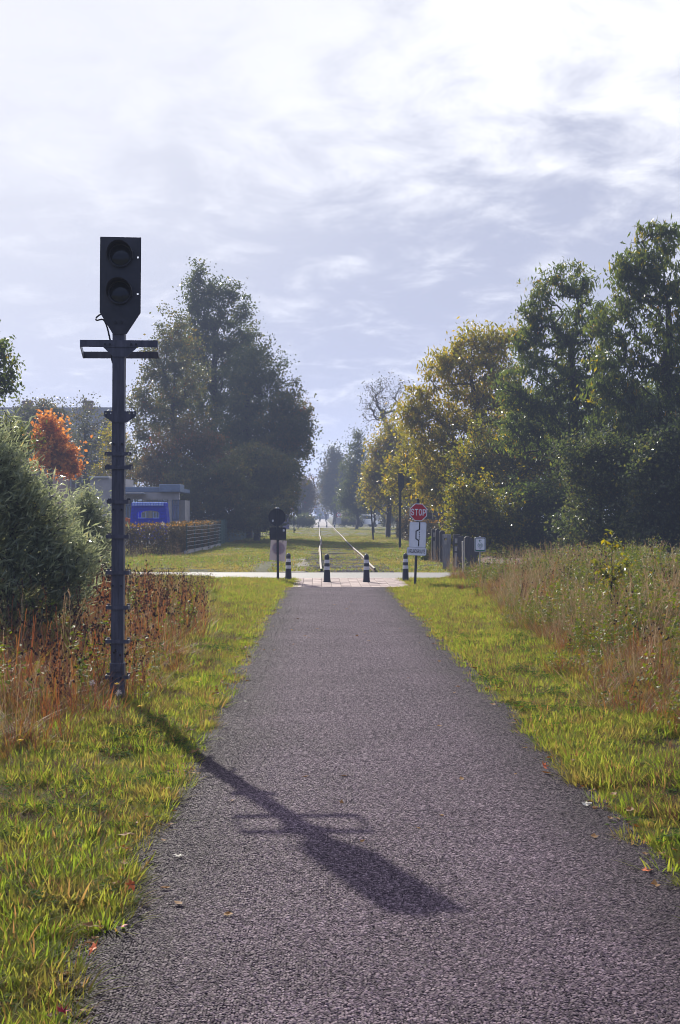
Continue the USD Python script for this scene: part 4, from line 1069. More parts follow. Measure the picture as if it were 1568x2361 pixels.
for cx in (241, 252, 301, 312):
    x, z = spx(cx, 796)
    obj("bolt", stand(trimesh.creation.cylinder(0.011, 0.014, sections=10)).apply_translation([x, -0.0665, z]), M("black_paint"), lp)
# bracket plate with holes half way up
bp = Polygon([spx(239, 949), spx(312, 949), spx(312, 961), spx(291, 975), spx(259, 975), spx(239, 961)])
hh = [Point(*spx(cx, 954)).buffer(0.0062) for cx in (243, 254, 297, 308)]
pm = plate(bp.difference(shapely.union_all(hh)), 0.007); pm.apply_translation([0, -0.052, 0])
obj("bracket_plate", pm, M("post_steel"), sg)
for py, hw, dp in ((1047, 30, 0), (1078, 30, .10), (1157, 25, .10), (1237, 26, .10), (1320, 27, .10), (1400, 26, .10), (1478, 27, .10), (1560, 27, .10)):
    _, z = spx(0, py)
    hwm = hw * YS / FPX
    if dp:
        parts = [bx(0, -0.0585, z, 2 * hwm, 0.006, 0.034)]
        for s in (-1, 1):
            parts += [bx(s * (hwm - .003), -0.055 + dp / 2, z, 0.006, dp, 0.034), bx(s * (hwm - .012), -0.058 + dp, z + .006, 0.03, 0.006, 0.045)]
        obj("step_bracket", cat(parts), M("post_steel"), sg)
    else:
        q = sbox(-hwm, z - .016, hwm, z + .016).difference(shapely.union_all([Point(s * (hwm - .018), z).buffer(0.005) for s in (-1, 1)]))
        m_ = plate(q, 0.006); m_.apply_translation([0, -0.0525, 0])
        obj("step_bracket", m_, M("post_steel"), sg)

# ------------------------------------------------------------------ second signal beyond the road
Y2 = 68.0
q = P(922, 0, Y2)
s2 = thing("railway_signal", "second dark railway signal standing in the grass right of the rails", "signal", (q[0], Y2, 0), ry=math.radians(0.3))
k2 = Y2 / FPX


def s2p(px, py):
    return (px - 922) * k2, EYE + (HY - py) * k2


obj("post", cat([bx(0, 0, 1.55, 0.10, 0.08, 3.2), bx(0, -.05, 1.5, .13, .01, .1), bx(0, -.05, .9, .13, .01, .1)]), M("black_paint"), s2)
obj("head_plate", plate(Polygon([s2p(917, 1090), s2p(931, 1090), s2p(931, 1123), s2p(926, 1132), s2p(921, 1132), s2p(917, 1123)]), 0.012).apply_translation([0, -0.055, 0]), M("signal_enamel"), s2)
obj("lamp_case", bevel_box(0.03, 0.04, s2p(0, 1107)[1], 0.22, 0.16, 0.58, .02), M("signal_enamel"), s2)
for py in (1100, 1115):
    x, z = s2p(924, py)
    r = obj("lamp_ring", stand(lathe([(0.07, 0), (0.09, 0), (0.09, 0.03), (0.07, 0.03), (0.07, 0)], 24)).apply_translation([x, -.067, z]), M("black_paint"), s2)
    obj("lens", stand(trimesh.creation.cylinder(0.069, 0.01, sections=20)).apply_translation([x, -.072, z]), M("lens_glass"), r)
obj("bracket_plate", plate(Polygon([s2p(918, 1160), s2p(927, 1160), s2p(927, 1166), s2p(918, 1166)]), .01).apply_translation([0, -.052, 0]), M("black_paint"), s2)

# leaning stake
q = G(861, 1248)
st = thing("wooden_stake", "slim dark stake leaning left in the grass beyond the road", "stake", (q[0], q[1], 0), ry=math.radians(-4.2))
obj("stake_body", tube([[0, 0, -.1], [.004, 0, .9], [0, 0, 2.05]], [.055, .05, .045], 9), M("old_oak"), st, smooth=35)
obj("stake_tip", tube([[0, 0, 2.05], [0, 0, 2.08], [0, 0, 2.1]], [.045, .04, .02], 9), M("grey_oak"), st)

# ------------------------------------------------------------------ bollards
YBo = 35.2


def bollard(name, label, px, Y, group):
    q = P(px, 0, Y)
    b = thing(name, label, "bollard", (q[0], Y, 0), group=group)
    R = lambda z: 0.083 - 0.030 * z / 0.62
    obj("body", lathe([(0, -0.05), (R(0) + .006, -0.05), (R(0) + .006, 0.02), (R(.02), .03), (R(.30), .30), (R(.30), .301)], 28), M("band_black"), b, smooth=35)
    obj("band", lathe([(R(.30) + .0015, .300), (R(.38) + .0015, .380)], 28), M("band_white"), b, smooth=True)
    obj("sleeve", lathe([(R(.38), .380), (R(.46), .460)], 28), M("band_black"), b, smooth=True)
    obj("band", lathe([(R(.46) + .0015, .460), (R(.54) + .0015, .540)], 28), M("band_white"), b, smooth=True)
    obj("cap", lathe([(R(.54), .540), (R(.58), .585), (.058, .588), (.060, .60), (.058, .615), (.050, .645), (.034, .667), (.014, .678), (0, .68)], 28), M("band_black"), b, smooth=40)
    return b


BG = "black and white banded bollards across the path end"
for px, Y, lab in ((665, 35.9, "banded bollard in the grass next to the round sign's post"), (754, 35.1, "banded bollard on the bricks in front of the left rail"),
                   (845, 35.1, "banded bollard on the bricks in front of the right rail"), (935, 35.8, "banded bollard in the grass next to the STOP sign's post")):
    bollard("bollard", lab, px, Y, BG)
for px, lab in ((735, "tiny far bollard at the left edge of the distant path"), (753.5, "tiny far bollard at the right edge of the distant path"), (771.5, "tiny far bollard in the grass right of the distant path")):
    bollard("bollard", lab, px, 170.3, "far bollards where the rails end")

# ------------------------------------------------------------------ STOP sign with detour plates
q = G(957, 1349)
ss = thing("stop_sign", "red STOP sign on a leaning dark post with white detour plates below", "sign", (q[0], q[1], 0), ry=math.radians(2.1))
k = q[1] / FPX


def st_(px, py):
    """Local place of a photo point, undoing the lean."""
    x, z = (px - 957) * k, EYE + (HY - py) * k
    c, s = math.cos(math.radians(2.1)), math.sin(math.radians(2.1))
    return x * c - z * s, x * s + z * c


topz = st_(964, 1149)[1]
obj("post", cat([cyl([0, 0, -.2], [0, 0, topz - .03], 0.030, n=14)]), M("sign_post_dark"), ss, smooth=40)
obj("post_cap", lathe([(0.033, topz - .045), (0.033, topz - .012), (.024, topz - .002), (0, topz)], 16), M("sign_post_dark"), ss, smooth=40)


def octo(r, cx, cz):
    a = np.radians(22.5 + 45 * np.arange(8))
    return Polygon([(cx + r * math.cos(t), cz + r * math.sin(t)) for t in a])


ox, oz = st_(964.6, 1181)
R8 = 21.6 * k
pl8 = obj("octagon_plate", plate(octo(R8, ox, oz), 0.012).apply_translation([0, -0.034, 0]), M("sign_white"), ss)
obj("red_face", plate(octo(R8 * .915, ox, oz), 0.002).apply_translation([0, -0.0462, 0]), M("sign_red"), pl8)
wt = 36.5 * k
tm = [words(ch, 14.2 * k, ox + (i - 1.5) * wt * .247, oz, -0.0485, 0.0015, True, width=wt * (.20 if ch != "T" else .195)) for i, ch in enumerate("STOP")]
obj("lettering", cat(tm), M("sign_white"), pl8)
# detour plate
dx, dz = st_(962.8, 1233)
pw_, ph_ = 39.5 * k, 60 * k
dp_ = obj("detour_plate", plate(rrect(pw_, ph_, 5 * k, dx, dz), 0.006).apply_translation([0, -0.034, 0]), M("sign_white"), ss)
obj("rim", plate(rrect(pw_, ph_, 5 * k, dx, dz).difference(rrect(pw_ - 1.2 * k, ph_ - 1.2 * k, 4.4 * k, dx, dz)), 0.003).apply_translation([0, -0.0402, 0]), M("galvanised"), dp_)


def c6(x, y):
    return st_(891.6 + .19608 * x, 1137.6 + .19608 * y)


main = LineString([c6(387, 337), c6(385, 425), c6(345, 443), c6(343, 532), c6(376, 556), c6(373, 622)]).buffer(1.35 * k, cap_style=2, join_style=2)
dash = shapely.union_all([LineString([c6(385.5 - .05 * t, 448 + t), c6(385.5 - .05 * (t + 17), 448 + t + 17)]).buffer(1.0 * k, cap_style=2) for t in (0, 27, 54, 81)])
obj("route_line", plate(main, 0.0015).apply_translation([0, -0.0402, 0]), M("sign_black"), dp_)
obj("dashed_line", plate(dash, 0.0015).apply_translation([0, -0.0402, 0]), M("sign_black"), dp_)
nx_, nz_ = st_(960.3, 1271)
np_ = obj("name_plate", plate(rrect(45.5 * k, 19.5 * k, 4 * k, nx_, nz_), 0.006).apply_translation([0, -0.042, 0]), M("sign_white"), ss)
obj("rim", plate(rrect(45.5 * k, 19.5 * k, 4 * k, nx_, nz_).difference(rrect(44 * k, 18 * k, 3.4 * k, nx_, nz_)), 0.003).apply_translation([0, -0.0482, 0]), M("galvanised"), np_)
obj("lettering", words("VRIJBOSROUTE", 8.2 * k, nx_, nz_, -0.0482, 0.0015, True, width=38.5 * k), M("sign_black"), np_)
for py in (1176, 1225, 1271):
    x, z = st_(963, py)
    obj("clamp", bx(0, 0, z, 0.07, 0.068, 0.03), M("galvanised"), ss)

# ------------------------------------------------------------------ round sign seen from behind, with poster
q = G(641, 1341)
rs = thing("round_sign", "dark back of a round sign over a square plate and pale poster", "sign", (q[0], q[1], 0), ry=math.radians(-0.35))
k = q[1] / FPX


def rp_(px, py):
    return (px - 640.5) * k, EYE + (HY - py) * k


topz = rp_(0, 1170)[1]
obj("post", cyl([0, -0.045, -.2], [0, -0.045, topz - .02], 0.029, n=14), M("sign_post_dark"), rs, smooth=40)
obj("post_cap", lathe([(0.0, topz - .03), (0.044, topz - .03), (0.044, topz - .012), (.03, topz), (0, topz)], 16).apply_translation([0, -.045, 0]), M("galvanised"), rs, smooth=40)
x, z = rp_(639, 1192.5)
disc = stand(lathe([(0, 0), (19.6 * k, 0), (19.6 * k, .012), (18.9 * k, .012), (18.9 * k, .003), (0, .003)], 48)).apply_translation([x, 0, z])
d = obj("round_plate", disc, M("sign_back"), rs)
obj("face", stand(trimesh.creation.cylinder(19.0 * k, 0.003, sections=48)).apply_translation([x, .003, z]), M("sign_white"), d)
obj("clamp", bx(x, -0.006, z - .02, 0.36, 0.012, 0.025), M("sign_back"), d)
sx, sz = rp_(629.5, 1200.5)
obj("sticker", plate(rrect(4 * k, 4.2 * k, .3 * k, sx, sz).difference(sbox(sx - .6 * k, sz - .6 * k, sx + .7 * k, sz + .7 * k)), .001).apply_translation([0, -.0035, 0]), M("sticker"), d)
x, z = rp_(641, 1230.3)
b2 = rrect(38 * k, 28.5 * k, 3.5 * k, x, z)
d = obj("square_plate", cat([plate(b2, .003), plate(b2.difference(rrect(36.6 * k, 27.1 * k, 3 * k, x, z)), .012)]), M("sign_back"), rs)
obj("face", plate(rrect(37 * k, 27.5 * k, 3 * k, x, z), .003).apply_translation([0, .0045, 0]), M("sign_white"), d)
obj("clamp", bx(x, -0.006, z, 0.36, 0.012, 0.025), M("sign_back"), d)
sx, sz = rp_(654.5, 1223)
obj("sticker", plate(rrect(4 * k, 4.4 * k, .3 * k, sx, sz).difference(sbox(sx - .6 * k, sz - .6 * k, sx + .7 * k, sz + .7 * k)), .001).apply_translation([0, -.0035, 0]), M("sticker"), d)
cor = [rp_(624, 1244), rp_(661, 1247), rp_(657, 1295), rp_(620.5, 1291)]
po = thing("poster", "pale weathered poster sheet tied to the round sign's post, reddish print showing through", "poster", (q[0], q[1], 0))
ct = np.mean(cor, 0)
obj("sheet", plate(Polygon(cor), .004).apply_translation([0, 0.004, 0]), M("poster_sheet"), po)
obj("print", plate(Point(ct[0] + .01, ct[1] + .05).buffer(14.5 * k), .0012).apply_translation([0, -0.0004, 0]), M("poster_print"), po)
obj("lettering", cat([words(ch, 6.5 * k, ct[0] + ox_ * k, ct[1] + 7 * k, -0.0018, .001, True) for ch, ox_ in (("T", -8), ("N", 9))] + [bx(ct[0] + .3 * k, -0.0022, ct[1] - 1.5 * k, 22 * k, .001, 2.2 * k)]), M("poster_sheet"), po)
obj("tie", cat([bx(rp_(652, 0)[0], -.004, rp_(0, 1247)[1], .012, .01, .07), bx(0.0, -.078, rp_(0, 1246)[1], .07, .006, .02)]), M("rubber"), po)

# ------------------------------------------------------------------ cycle route sign 50
q = P(1107, 0, 37.6)
rs2 = thing("route_sign", "small grey framed route sign with arrow and number 50 in the weeds", "sign", (q[0], q[1], 0))
k = 37.6 / FPX


def r2(px, py):
    return (px - 1107.5) * k, EYE + (HY - py) * k


_, zt_ = r2(0, 1236.5)
obj("post", cyl([0, .04, -.1], [0, .04, zt_ - .01], .022, n=12), M("galvanised"), rs2, smooth=40)
obj("post_cap", lathe([(0, zt_ - .03), (.034, zt_ - .03), (.03, zt_ - .008), (0, zt_)], 14).apply_translation([0, .04, 0]), M("galvanised"), rs2, smooth=40)
x, z = r2(1107.5, 1255.5)
fr_ = rrect(27 * k, 34.5 * k, 4.5 * k, x, z)
bd = obj("board", plate(rrect(23 * k, 30.5 * k, 3 * k, x, z), .02), M("sign_green"), rs2)
obj("frame", plate(fr_.difference(rrect(22.6 * k, 30 * k, 2.8 * k, x, z)), .034).apply_translation([0, .006, 0]), M("galvanised"), rs2)
obj("face", plate(rrect(20.6 * k, 26.6 * k, 2 * k, x, z + .8 * k), .0015).apply_translation([0, -.0202, 0]), M("sign_white"), bd)
ar = shapely.union_all([LineString([(x - 2.6 * k, z + 8.6 * k), (x + 3 * k, z + 8.6 * k)]).buffer(.5 * k), LineString([(x - .4 * k, z + 11 * k), (x - 2.8 * k, z + 8.6 * k), (x - .4 * k, z + 6.2 * k)]).buffer(.5 * k)])
obj("arrow", plate(ar, .0012).apply_translation([0, -.0218, 0]), M("sign_green"), bd)
obj("ring", plate(Point(x, z - 1.6 * k).buffer(5.7 * k).difference(Point(x, z - 1.6 * k).buffer(5.1 * k)), .0012).apply_translation([0, -.0218, 0]), M("sign_green"), bd)
obj("lettering", words("50", 5.4 * k, x, z - 1.6 * k, -.0218, .0012, True, width=7.4 * k), M("sign_green"), bd)
obj("small_mark", cat([bx(x - 1.0 * k, -.0222, z - 9.4 * k, 1.0 * k, .001, 2.0 * k), bx(x + 1.0 * k, -.0222, z - 9.4 * k, 1.4 * k, .001, 2.2 * k)]), M("galvanised"), bd)

# ------------------------------------------------------------------ upright old sleepers
SG = "old railway sleepers set upright beside the road"
rng = np.random.default_rng(14)
rows = [  # px left, right, top, base, taper, material, marks (x fraction, top fraction, height fraction, hole), label
    (995.5, 1005.5, 1220, 1299, 1.0, "old_oak", [(.5, .10, .13, .0), (.5, .34, .55, 0)], "first upright sleeper at the far left end of the row, with pale strip"),
    (1004.5, 1013.5, 1219, 1300, .92, "old_oak", [], "plain dark upright sleeper between the far end one and the rounded one"),
    (1013.0, 1024.5, 1223, 1301, .9, "old_oak", [], "dark rounded top sleeper just left of the pale tapered sleeper"),
    (1019.5, 1037.5, 1232, 1312, .72, "grey_oak", [(.36, .02, .24, .36), (.36, .26, .03, 0)], "pale grey sleeper tapering downwards with two square holes"),
    (1043.6, 1058.5, 1231.5, 1313, .86, "old_oak", [(.42, .12, .36, .28), (.42, .52, .4, 0)], "dark sleeper right of the gap in the row, pale strip with a hole"),
    (1058.5, 1069, 1235.5, 1317, .9, "old_oak", [], "narrow plain sleeper right behind the one at the gap"),
    (1065.5, 1074, 1247, 1319, .9, "grey_oak", [(.5, .12, .35, .3)], "short narrow sleeper with pale edge in the middle of the right half"),
    (1070.5, 1083.5, 1236, 1326, 1.0, "old_oak", [], "tallest rounded dark sleeper third from the route sign"),
    (1076, 1090.5, 1240, 1324, .95, "old_oak", [(.4, .21, .16, .0), (.42, .50, .5, 0)], "rounded sleeper with two pale blocks second from the route sign"),
    (1086, 1100, 1247.5, 1321, .95, "old_oak", [], "squat dark sleeper right beside the route sign"),
]
for i, (a, b, tp, bs, tap, mt, marks, lab) in enumerate(rows):
    Y = Yg(bs)
    k = Y / FPX
    w, h = (b - a) * k * 1.1, (bs - tp) * k
    q = P((a + b) / 2, 0, Y)
    rz = rng.uniform(-.25, .05)
    o = thing("railway_sleeper", lab, "wooden post", (q[0], Y, 0), rz=rz, ry=rng.normal(0, .008), group=SG)
    dpt = 0.15
    top_r = min(.05, w * .3) if "round" in lab else .012
    pg = Polygon([(-w / 2 * tap, -.25), (w / 2 * tap, -.25), (w / 2, h - top_r), (w / 2 - top_r, h), (-w / 2 + top_r, h - .01 * rng.random()), (-w / 2, h - top_r)])
    hl_ = []
    for (xf, tf, hf, hole) in marks:
        if hole:
            cx, cz, s = (xf - .5) * w, h * (1 - tf - hf * .5), .035
            hl_ += [sbox(cx - s * 1.1, cz - s, cx - .006, cz + s), sbox(cx + .006, cz - s, cx + s * 1.1, cz + s)]
    m_ = plate(pg.difference(shapely.union_all(hl_)) if hl_ else pg, dpt)
    obj("timber", m_, M(mt), o)
    for (xf, tf, hf, hole) in marks:
        ww = w * .34
        zt0, zb0 = h * (1 - tf), max(h * (1 - tf - hf), .02)
        sc = 1 - (1 - tap) * (1 - (zt0 + zb0) / 2 / h)
        mk = sbox((xf - .5) * w * sc - ww / 2, zb0, (xf - .5) * w * sc + ww / 2, zt0)
        if hl_:
            mk = mk.difference(shapely.union_all(hl_).buffer(.012, join_style=2))
        obj("worn_patch", plate(mk, .006).apply_translation([0, -dpt - .0002, 0]), M("pale_oak"), o)

# ------------------------------------------------------------------ blue playhouse with slide
YP = 63.0


def ph(px, py):
    k = YP / FPX
    return (px - 342) * k, EYE + (HY - py) * k


q = P(342, 0, YP)
pt = thing("playhouse", "bright blue plastic playhouse with arched window behind the hedge", "playhouse", (q[0], YP, 0))
win = [(ph(317, 0)[0], ph(0, 1195)[1])]
wl_, wr_ = ph(317, 0)[0], ph(368, 0)[0]
zb_, zm_, zt_ = ph(0, 1195)[1], ph(0, 1183)[1], ph(0, 1177)[1]
arc = [(wl_ + (wr_ - wl_) * t, zm_ + (zt_ - zm_) * (1 - (2 * t - 1) ** 2) ** .5) for t in np.linspace(0, 1, 17)]
arch = Polygon([(wl_, zb_)] + arc + [(wr_, zb_)])
low = .55
fl_ = [ph(299.5 - 3, 0)[0], ph(385 + 3, 0)[0]]
body = Polygon([(fl_[0], low), (fl_[1], low), (ph(380, 0)[0], ph(0, 1168)[1]), (ph(305, 0)[0], ph(0, 1168)[1])])
depth = 1.3
fw = obj("front_wall", plate(body.difference(arch), .05), M("blue_plastic"), pt)
obj("window_arch", plate(arch.buffer(.05).difference(arch), .02).apply_translation([0, -.0502, 0]), M("blue_plastic"), fw)
zs_ = np.arange(low + .1, ph(0, 1170)[1], .155)
grooves = []
for j, zz in enumerate(zs_):
    t = (zz - low) / (ph(0, 1168)[1] - low)
    xl = fl_[0] + (ph(305, 0)[0] - fl_[0]) * t
    xr = fl_[1] + (ph(380, 0)[0] - fl_[1]) * t
    row = sbox(xl, zz - .008, xr, zz + .008)
    xs_b = np.arange(xl + (.12 if j % 2 else .28), xr, .33)
    row = shapely.union_all([row] + [sbox(x_ - .006, zz, x_ + .006, zz + .155) for x_ in xs_b])
    grooves.append(row)
gr = shapely.union_all(grooves).intersection(body).difference(arch.buffer(.06))
obj("board_joints", plate(gr, .003).apply_translation([0, -.0501, 0]), M("blue_plastic_dark"), fw)
obj("rear_wall", plate(body.difference(arch), .05).apply_translation([0, depth, 0]), M("blue_plastic"), pt)
for s in (0, 1):
    xb, xt = fl_[s], ph((305, 380)[s], 0)[0]
    vv = np.array([(x + d, y, z) for (x, z) in ((xb, low), (xt, ph(0, 1168)[1])) for d in (-.025, .025) for y in (0.002, depth - .05)])
    obj("side_wall", trimesh.convex.convex_hull(vv), M("blue_plastic"), pt)
for (a, b) in ((318.5, 336), (353, 367)):
    x0_, x1_ = ph(a, 0)[0], ph(b, 0)[0]
    w_ = obj("window_frame", cat([bx((x0_ + x1_) / 2, -.02, zb_ + .012, x1_ - x0_, .02, .024)] + [bx(x_, -.02, (zb_ + zm_) / 2 + .02, .018, .018, zm_ - zb_ + .03) for x_ in (x0_ + .01, (x0_ + x1_) / 2, x1_ - .01)]), M("pale_blue_plastic"), pt)
    obj("pane", bx((x0_ + x1_) / 2, -.012, (zb_ + zm_) / 2 + .02, x1_ - x0_, .006, zm_ - zb_ - .02), M("window_glass"), w_)
zr0, zr1 = ph(0, 1168)[1], ph(0, 1157.5)[1]
rf = obj("roof", bevel_box(0, depth / 2 - .03, (zr0 + zr1) / 2 - .01, ph(381, 0)[0] - ph(304.5, 0)[0], depth + .16, zr1 - zr0 - .03, .02), M("blue_plastic"), pt)
nT = 12
xw_ = ph(379.5, 0)[0] - ph(306.5, 0)[0]
for r_, zz in enumerate((zr1 - .045, zr1 - .125)):
    for i in range(nT):
        obj("shingle", bevel_box(-xw_ / 2 + xw_ * (i + .5) / nT + .0, -.115 - .012 * r_, zz, xw_ / nT * .82, .03, .062, .008), M("pale_blue_plastic"), rf)
for i in range(nT):
    obj("shingle", bevel_box(-xw_ / 2 + xw_ * (i + .5) / nT, depth / 2 - .03, zr1 - .012, xw_ / nT * .9, depth + .1, .02, .006), M("pale_blue_plastic"), rf)
sl0 = ph(300, 1199)
sp = [(sl0[0] + .05, sl0[1] - .06), (sl0[0] - .20, sl0[1] + .0), (sl0[0] - .30, sl0[1] + .02)]
obj("slide", cat([bevel_box(sl0[0] - .17, .35, sl0[1] + .03, .46, .5, .07, .02), bevel_box(sl0[0] - .02, .35, sl0[1] - .17, .16, .5, .38, .02), bevel_box(sl0[0] - .55, .35, sl0[1] - .12, .5, .44, .05, .01, ), bevel_box(sl0[0] - .36, .13, sl0[1] + .02, .5, .05, .16, .01)]), M("orange_plastic"), pt)
for x_ in (fl_[0] + .1, fl_[1] - .1):
    for y_ in (.05, depth - .1):
        obj("leg", bevel_box(x_, y_, .26, .12, .12, .62, .02), M("blue_plastic_dark"), pt)
obj("deck", bevel_box(0, depth / 2, low - .03, fl_[1] - fl_[0], depth, .06, .01), M("blue_plastic_dark"), pt)

# ------------------------------------------------------------------ far signs left of the rails
q = G(678, 1230)
fs = thing("thin_sign_post", "thin dark bare post left of the far STOP plate", "post", (q[0], q[1], 0))
k = q[1] / FPX
obj("post", cyl([0, 0, -.1], [0, 0, EYE + (HY - 1159) * k], .045, n=10), M("sign_post_dark"), fs, smooth=40)
obj("post_cap", cyl([0, 0, EYE + (HY - 1159) * k], [0, 0, EYE + (HY - 1158) * k], .05, .03, n=10), M("sign_post_dark"), fs)
q = G(687, 1222.5)
fs = thing("stop_board", "far grey board reading STOP over a dark square plate", "sign", (q[0], q[1], 0))
k = q[1] / FPX


def f2(px, py):
    return (px - 687) * k, EYE + (HY - py) * k


obj("post", cyl([0, .05, -.1], [0, .05, f2(0, 1162)[1]], .05, n=10), M("sign_post_dark"), fs, smooth=40)
x, z = f2(686, 1165)
plain("board_grey", (0.30, 0.28, 0.27), 0.6, var=.15)
b = obj("board", plate(rrect(21 * k, 10.5 * k, .5 * k, x, z), .02), M("board_grey"), fs)
obj("lettering", words("STOP", 7.2 * k, x, z, -.0202, .004, True, width=18 * k), M("sign_black"), b)
x, z = f2(687, 1180)
obj("square_plate", plate(rrect(14 * k, 10 * k, .4 * k, x, z), .02).apply_translation([0, -.003, 0]), M("sign_back"), fs)

q = P(656.5, 0, 150)
ad = thing("number_board", "tall purple board with a white panel reading 40 under the trees", "sign board", (q[0], 150, 0))
k = 150 / FPX


def f3(px, py):
    return (px - 656.5) * k, EYE + (HY - py) * k


x0_, zt_ = f3(646, 1160)
obj("board", bevel_box(0, 0, zt_ / 2, 21 * k, .12, zt_, .01), M("board_purple"), ad)
x, z = f3(657.8, 1171)
pn = obj("panel", plate(sbox(x - 6.4 * k, z - 5.6 * k, x + 6.4 * k, z + 6.4 * k), .01).apply_translation([0, -.061, 0]), M("sign_white"), ad)
l40 = words("40", 7.2 * k, x, z + .5 * k, -.0712, .004, True, width=9 * k)
v = np.array(l40.vertices); v[:, 0] += (v[:, 2] - z) * .25; l40.vertices = v
obj("lettering", l40, M("board_purple"), pn)
x, z = f3(660, 1185)
obj("small_panel", plate(sbox(x - 3.2 * k, z - 2 * k, x + 2.4 * k, z + 2 * k), .01).apply_translation([0, -.061, 0]), M("sign_white"), ad)

q = P(780.6, 0, 174)
pr = thing("prohibition_sign", "small far round sign with red ring above a grey plate right of the path", "sign", (q[0], 174, 0))
k = 174 / FPX
obj("post", cyl([0, .05, 0], [0, .05, EYE + (HY - 1182) * k], .03, n=10), M("galvanised"), pr, smooth=40)
z = EYE + (HY - 1187.3) * k
d = obj("round_plate", stand(trimesh.creation.cylinder(5.2 * k, .02, sections=32)).apply_translation([0, .01, z]), M("sign_red"), pr)
obj("face", stand(trimesh.creation.cylinder(3.7 * k, .006, sections=32)).apply_translation([0, -.0031, z]), M("sign_white"), d)
obj("symbol", cat([bx(0, -.008, z, .05, .004, .18), bx(.06, -.008, z - .03, .14, .004, .03)]), M("sign_black"), d)
z = EYE + (HY - 1201) * k
obj("plate", plate(rrect(13 * k, 13 * k, .5 * k, 0, z), .02), M("board_grey"), pr)

# ------------------------------------------------------------------ people and cycles far down the line
import manifold3d as m3


def figure(joints, bones):
    parts = []
    for a, b in bones:
        pa, ra = joints[a]; pb, rb = joints[b]
        sp_ = [m3.Manifold.sphere(r_, 14).translate(tuple(map(float, p_))) for p_, r_ in ((pa, ra), (pb, rb))]
        parts.append(m3.Manifold.batch_hull(sp_))
    mm_ = m3.Manifold.batch_boolean(parts, m3.OpType.Add).refine_to_length(.05).to_mesh()
    t_ = trimesh.Trimesh(mm_.vert_properties[:, :3], mm_.tri_verts)
    trimesh.smoothing.filter_taubin(t_, iterations=6)
    return t_


def cyclist(label, px, Y, top, trousers, rz=0.0, bike=True, facing=-1):
    """Person seated on a bicycle; facing -1 rides towards the viewer."""
    q = P(px, 0, Y)
    f = facing
    pn_ = thing("person", label, "person", (q[0], Y, 0), rz=rz)
    J = {"pelvis": ((0, -.12 * f * -1, .98), .13), "chest": ((0, .10 * f, 1.38), .155), "neck": ((0, .14 * f, 1.52), .055), "head": ((0, .17 * f, 1.66), .10), "chin": ((0, .21 * f, 1.59), .06)}
    for s in (-1, 1):
        n_ = "l" if s < 0 else "r"
        J |= {n_ + "hip": ((s * .09, .10 * -f, .95), .085), n_ + "knee": ((s * .11, .22 * f, .62 + .16 * (s > 0)), .06), n_ + "ankle": ((s * .11, .02 * f, .20 + .22 * (s > 0)), .042), n_ + "toe": ((s * .12, .17 * f, .15 + .22 * (s > 0)), .035),
              n_ + "sh": ((s * .19, .10 * f, 1.43), .065), n_ + "elbow": ((s * .27, .25 * f, 1.20), .045), n_ + "hand": ((s * .25, .45 * f, 1.08), .038)}
    legs = [(n_ + a, n_ + b) for n_ in "lr" for a, b in (("hip", "knee"), ("knee", "ankle"), ("ankle", "toe"))] + [("pelvis", "lhip"), ("pelvis", "rhip")]
    up_ = [("pelvis", "chest"), ("chest", "lsh"), ("chest", "rsh"), ("lsh", "lelbow"), ("rsh", "relbow"), ("lelbow", "lhand"), ("relbow", "rhand")]
    obj("body", figure(J, [("chest", "neck"), ("neck", "head"), ("head", "chin"), ("lelbow", "lhand"), ("relbow", "rhand")]), M("skin"), pn_, smooth=True)
    J2 = {a: (p_, r_ * 1.12) for a, (p_, r_) in J.items() if a not in ("head", "neck", "chin")}
    J2["lhand"] = (tuple(np.array(J["lelbow"][0]) * .25 + np.array(J["lhand"][0]) * .75), .045)
    J2["rhand"] = (tuple(np.array(J["relbow"][0]) * .25 + np.array(J["rhand"][0]) * .75), .045)
    obj("jacket", figure(J2, up_), M(top), pn_, smooth=True)
    obj("trousers", figure(J2, legs), M(trousers), pn_, smooth=True)
    hr_ = trimesh.creation.icosphere(2, .108); hr_.apply_scale([.95, 1.05, .85]); hr_.apply_translation([0, .155 * f, 1.69])
    obj("hair", hr_, M("hair_dark"), pn_, smooth=True)
    if bike:
        bk = thing("bicycle", label.replace("person", "bicycle of the person"), "bicycle", (q[0], Y, 0), rz=rz)
        for yy_ in (-.52, .52):
            tr = trimesh.creation.torus(.32, .022, 32, 8)
            tr.apply_transform(trimesh.transformations.rotation_matrix(math.pi / 2, [0, 1, 0]))
            w_ = obj("wheel", tr.apply_translation([0, yy_, .34]), M("rubber"), bk, smooth=True)
            obj("spokes", cat([cyl([0, yy_, .34], [0, yy_ + .3 * math.cos(t_), .34 + .3 * math.sin(t_)], .004, n=4) for t_ in np.linspace(0, 2 * math.pi, 10, endpoint=False)]), M("galvanised"), w_)
        obj("frame", cat([tube(a_, .018, 7) for a_ in ([[0, -.52 * f, .34], [0, -.02 * f, .30], [0, -.14 * f, .84]], [[0, -.02 * f, .30], [0, .36 * f, .80]], [[0, -.12 * f, .76], [0, .36 * f, .85]], [[0, .52 * f, .34], [0, .38 * f, .92]], [[0, -.52 * f, .34], [0, -.12 * f, .76]])]), M("black_paint"), bk)
        obj("saddle", bevel_box(0, -.14 * f, .86, .15, .25, .06, .02), M("rubber"), bk)
        obj("handlebar", tube([[-.27, .44 * f, 1.04], [-.12, .42 * f, 1.06], [0, .38 * f, .98], [.12, .42 * f, 1.06], [.27, .44 * f, 1.04]], .014, 6), M("galvanised"), bk)
    return pn_


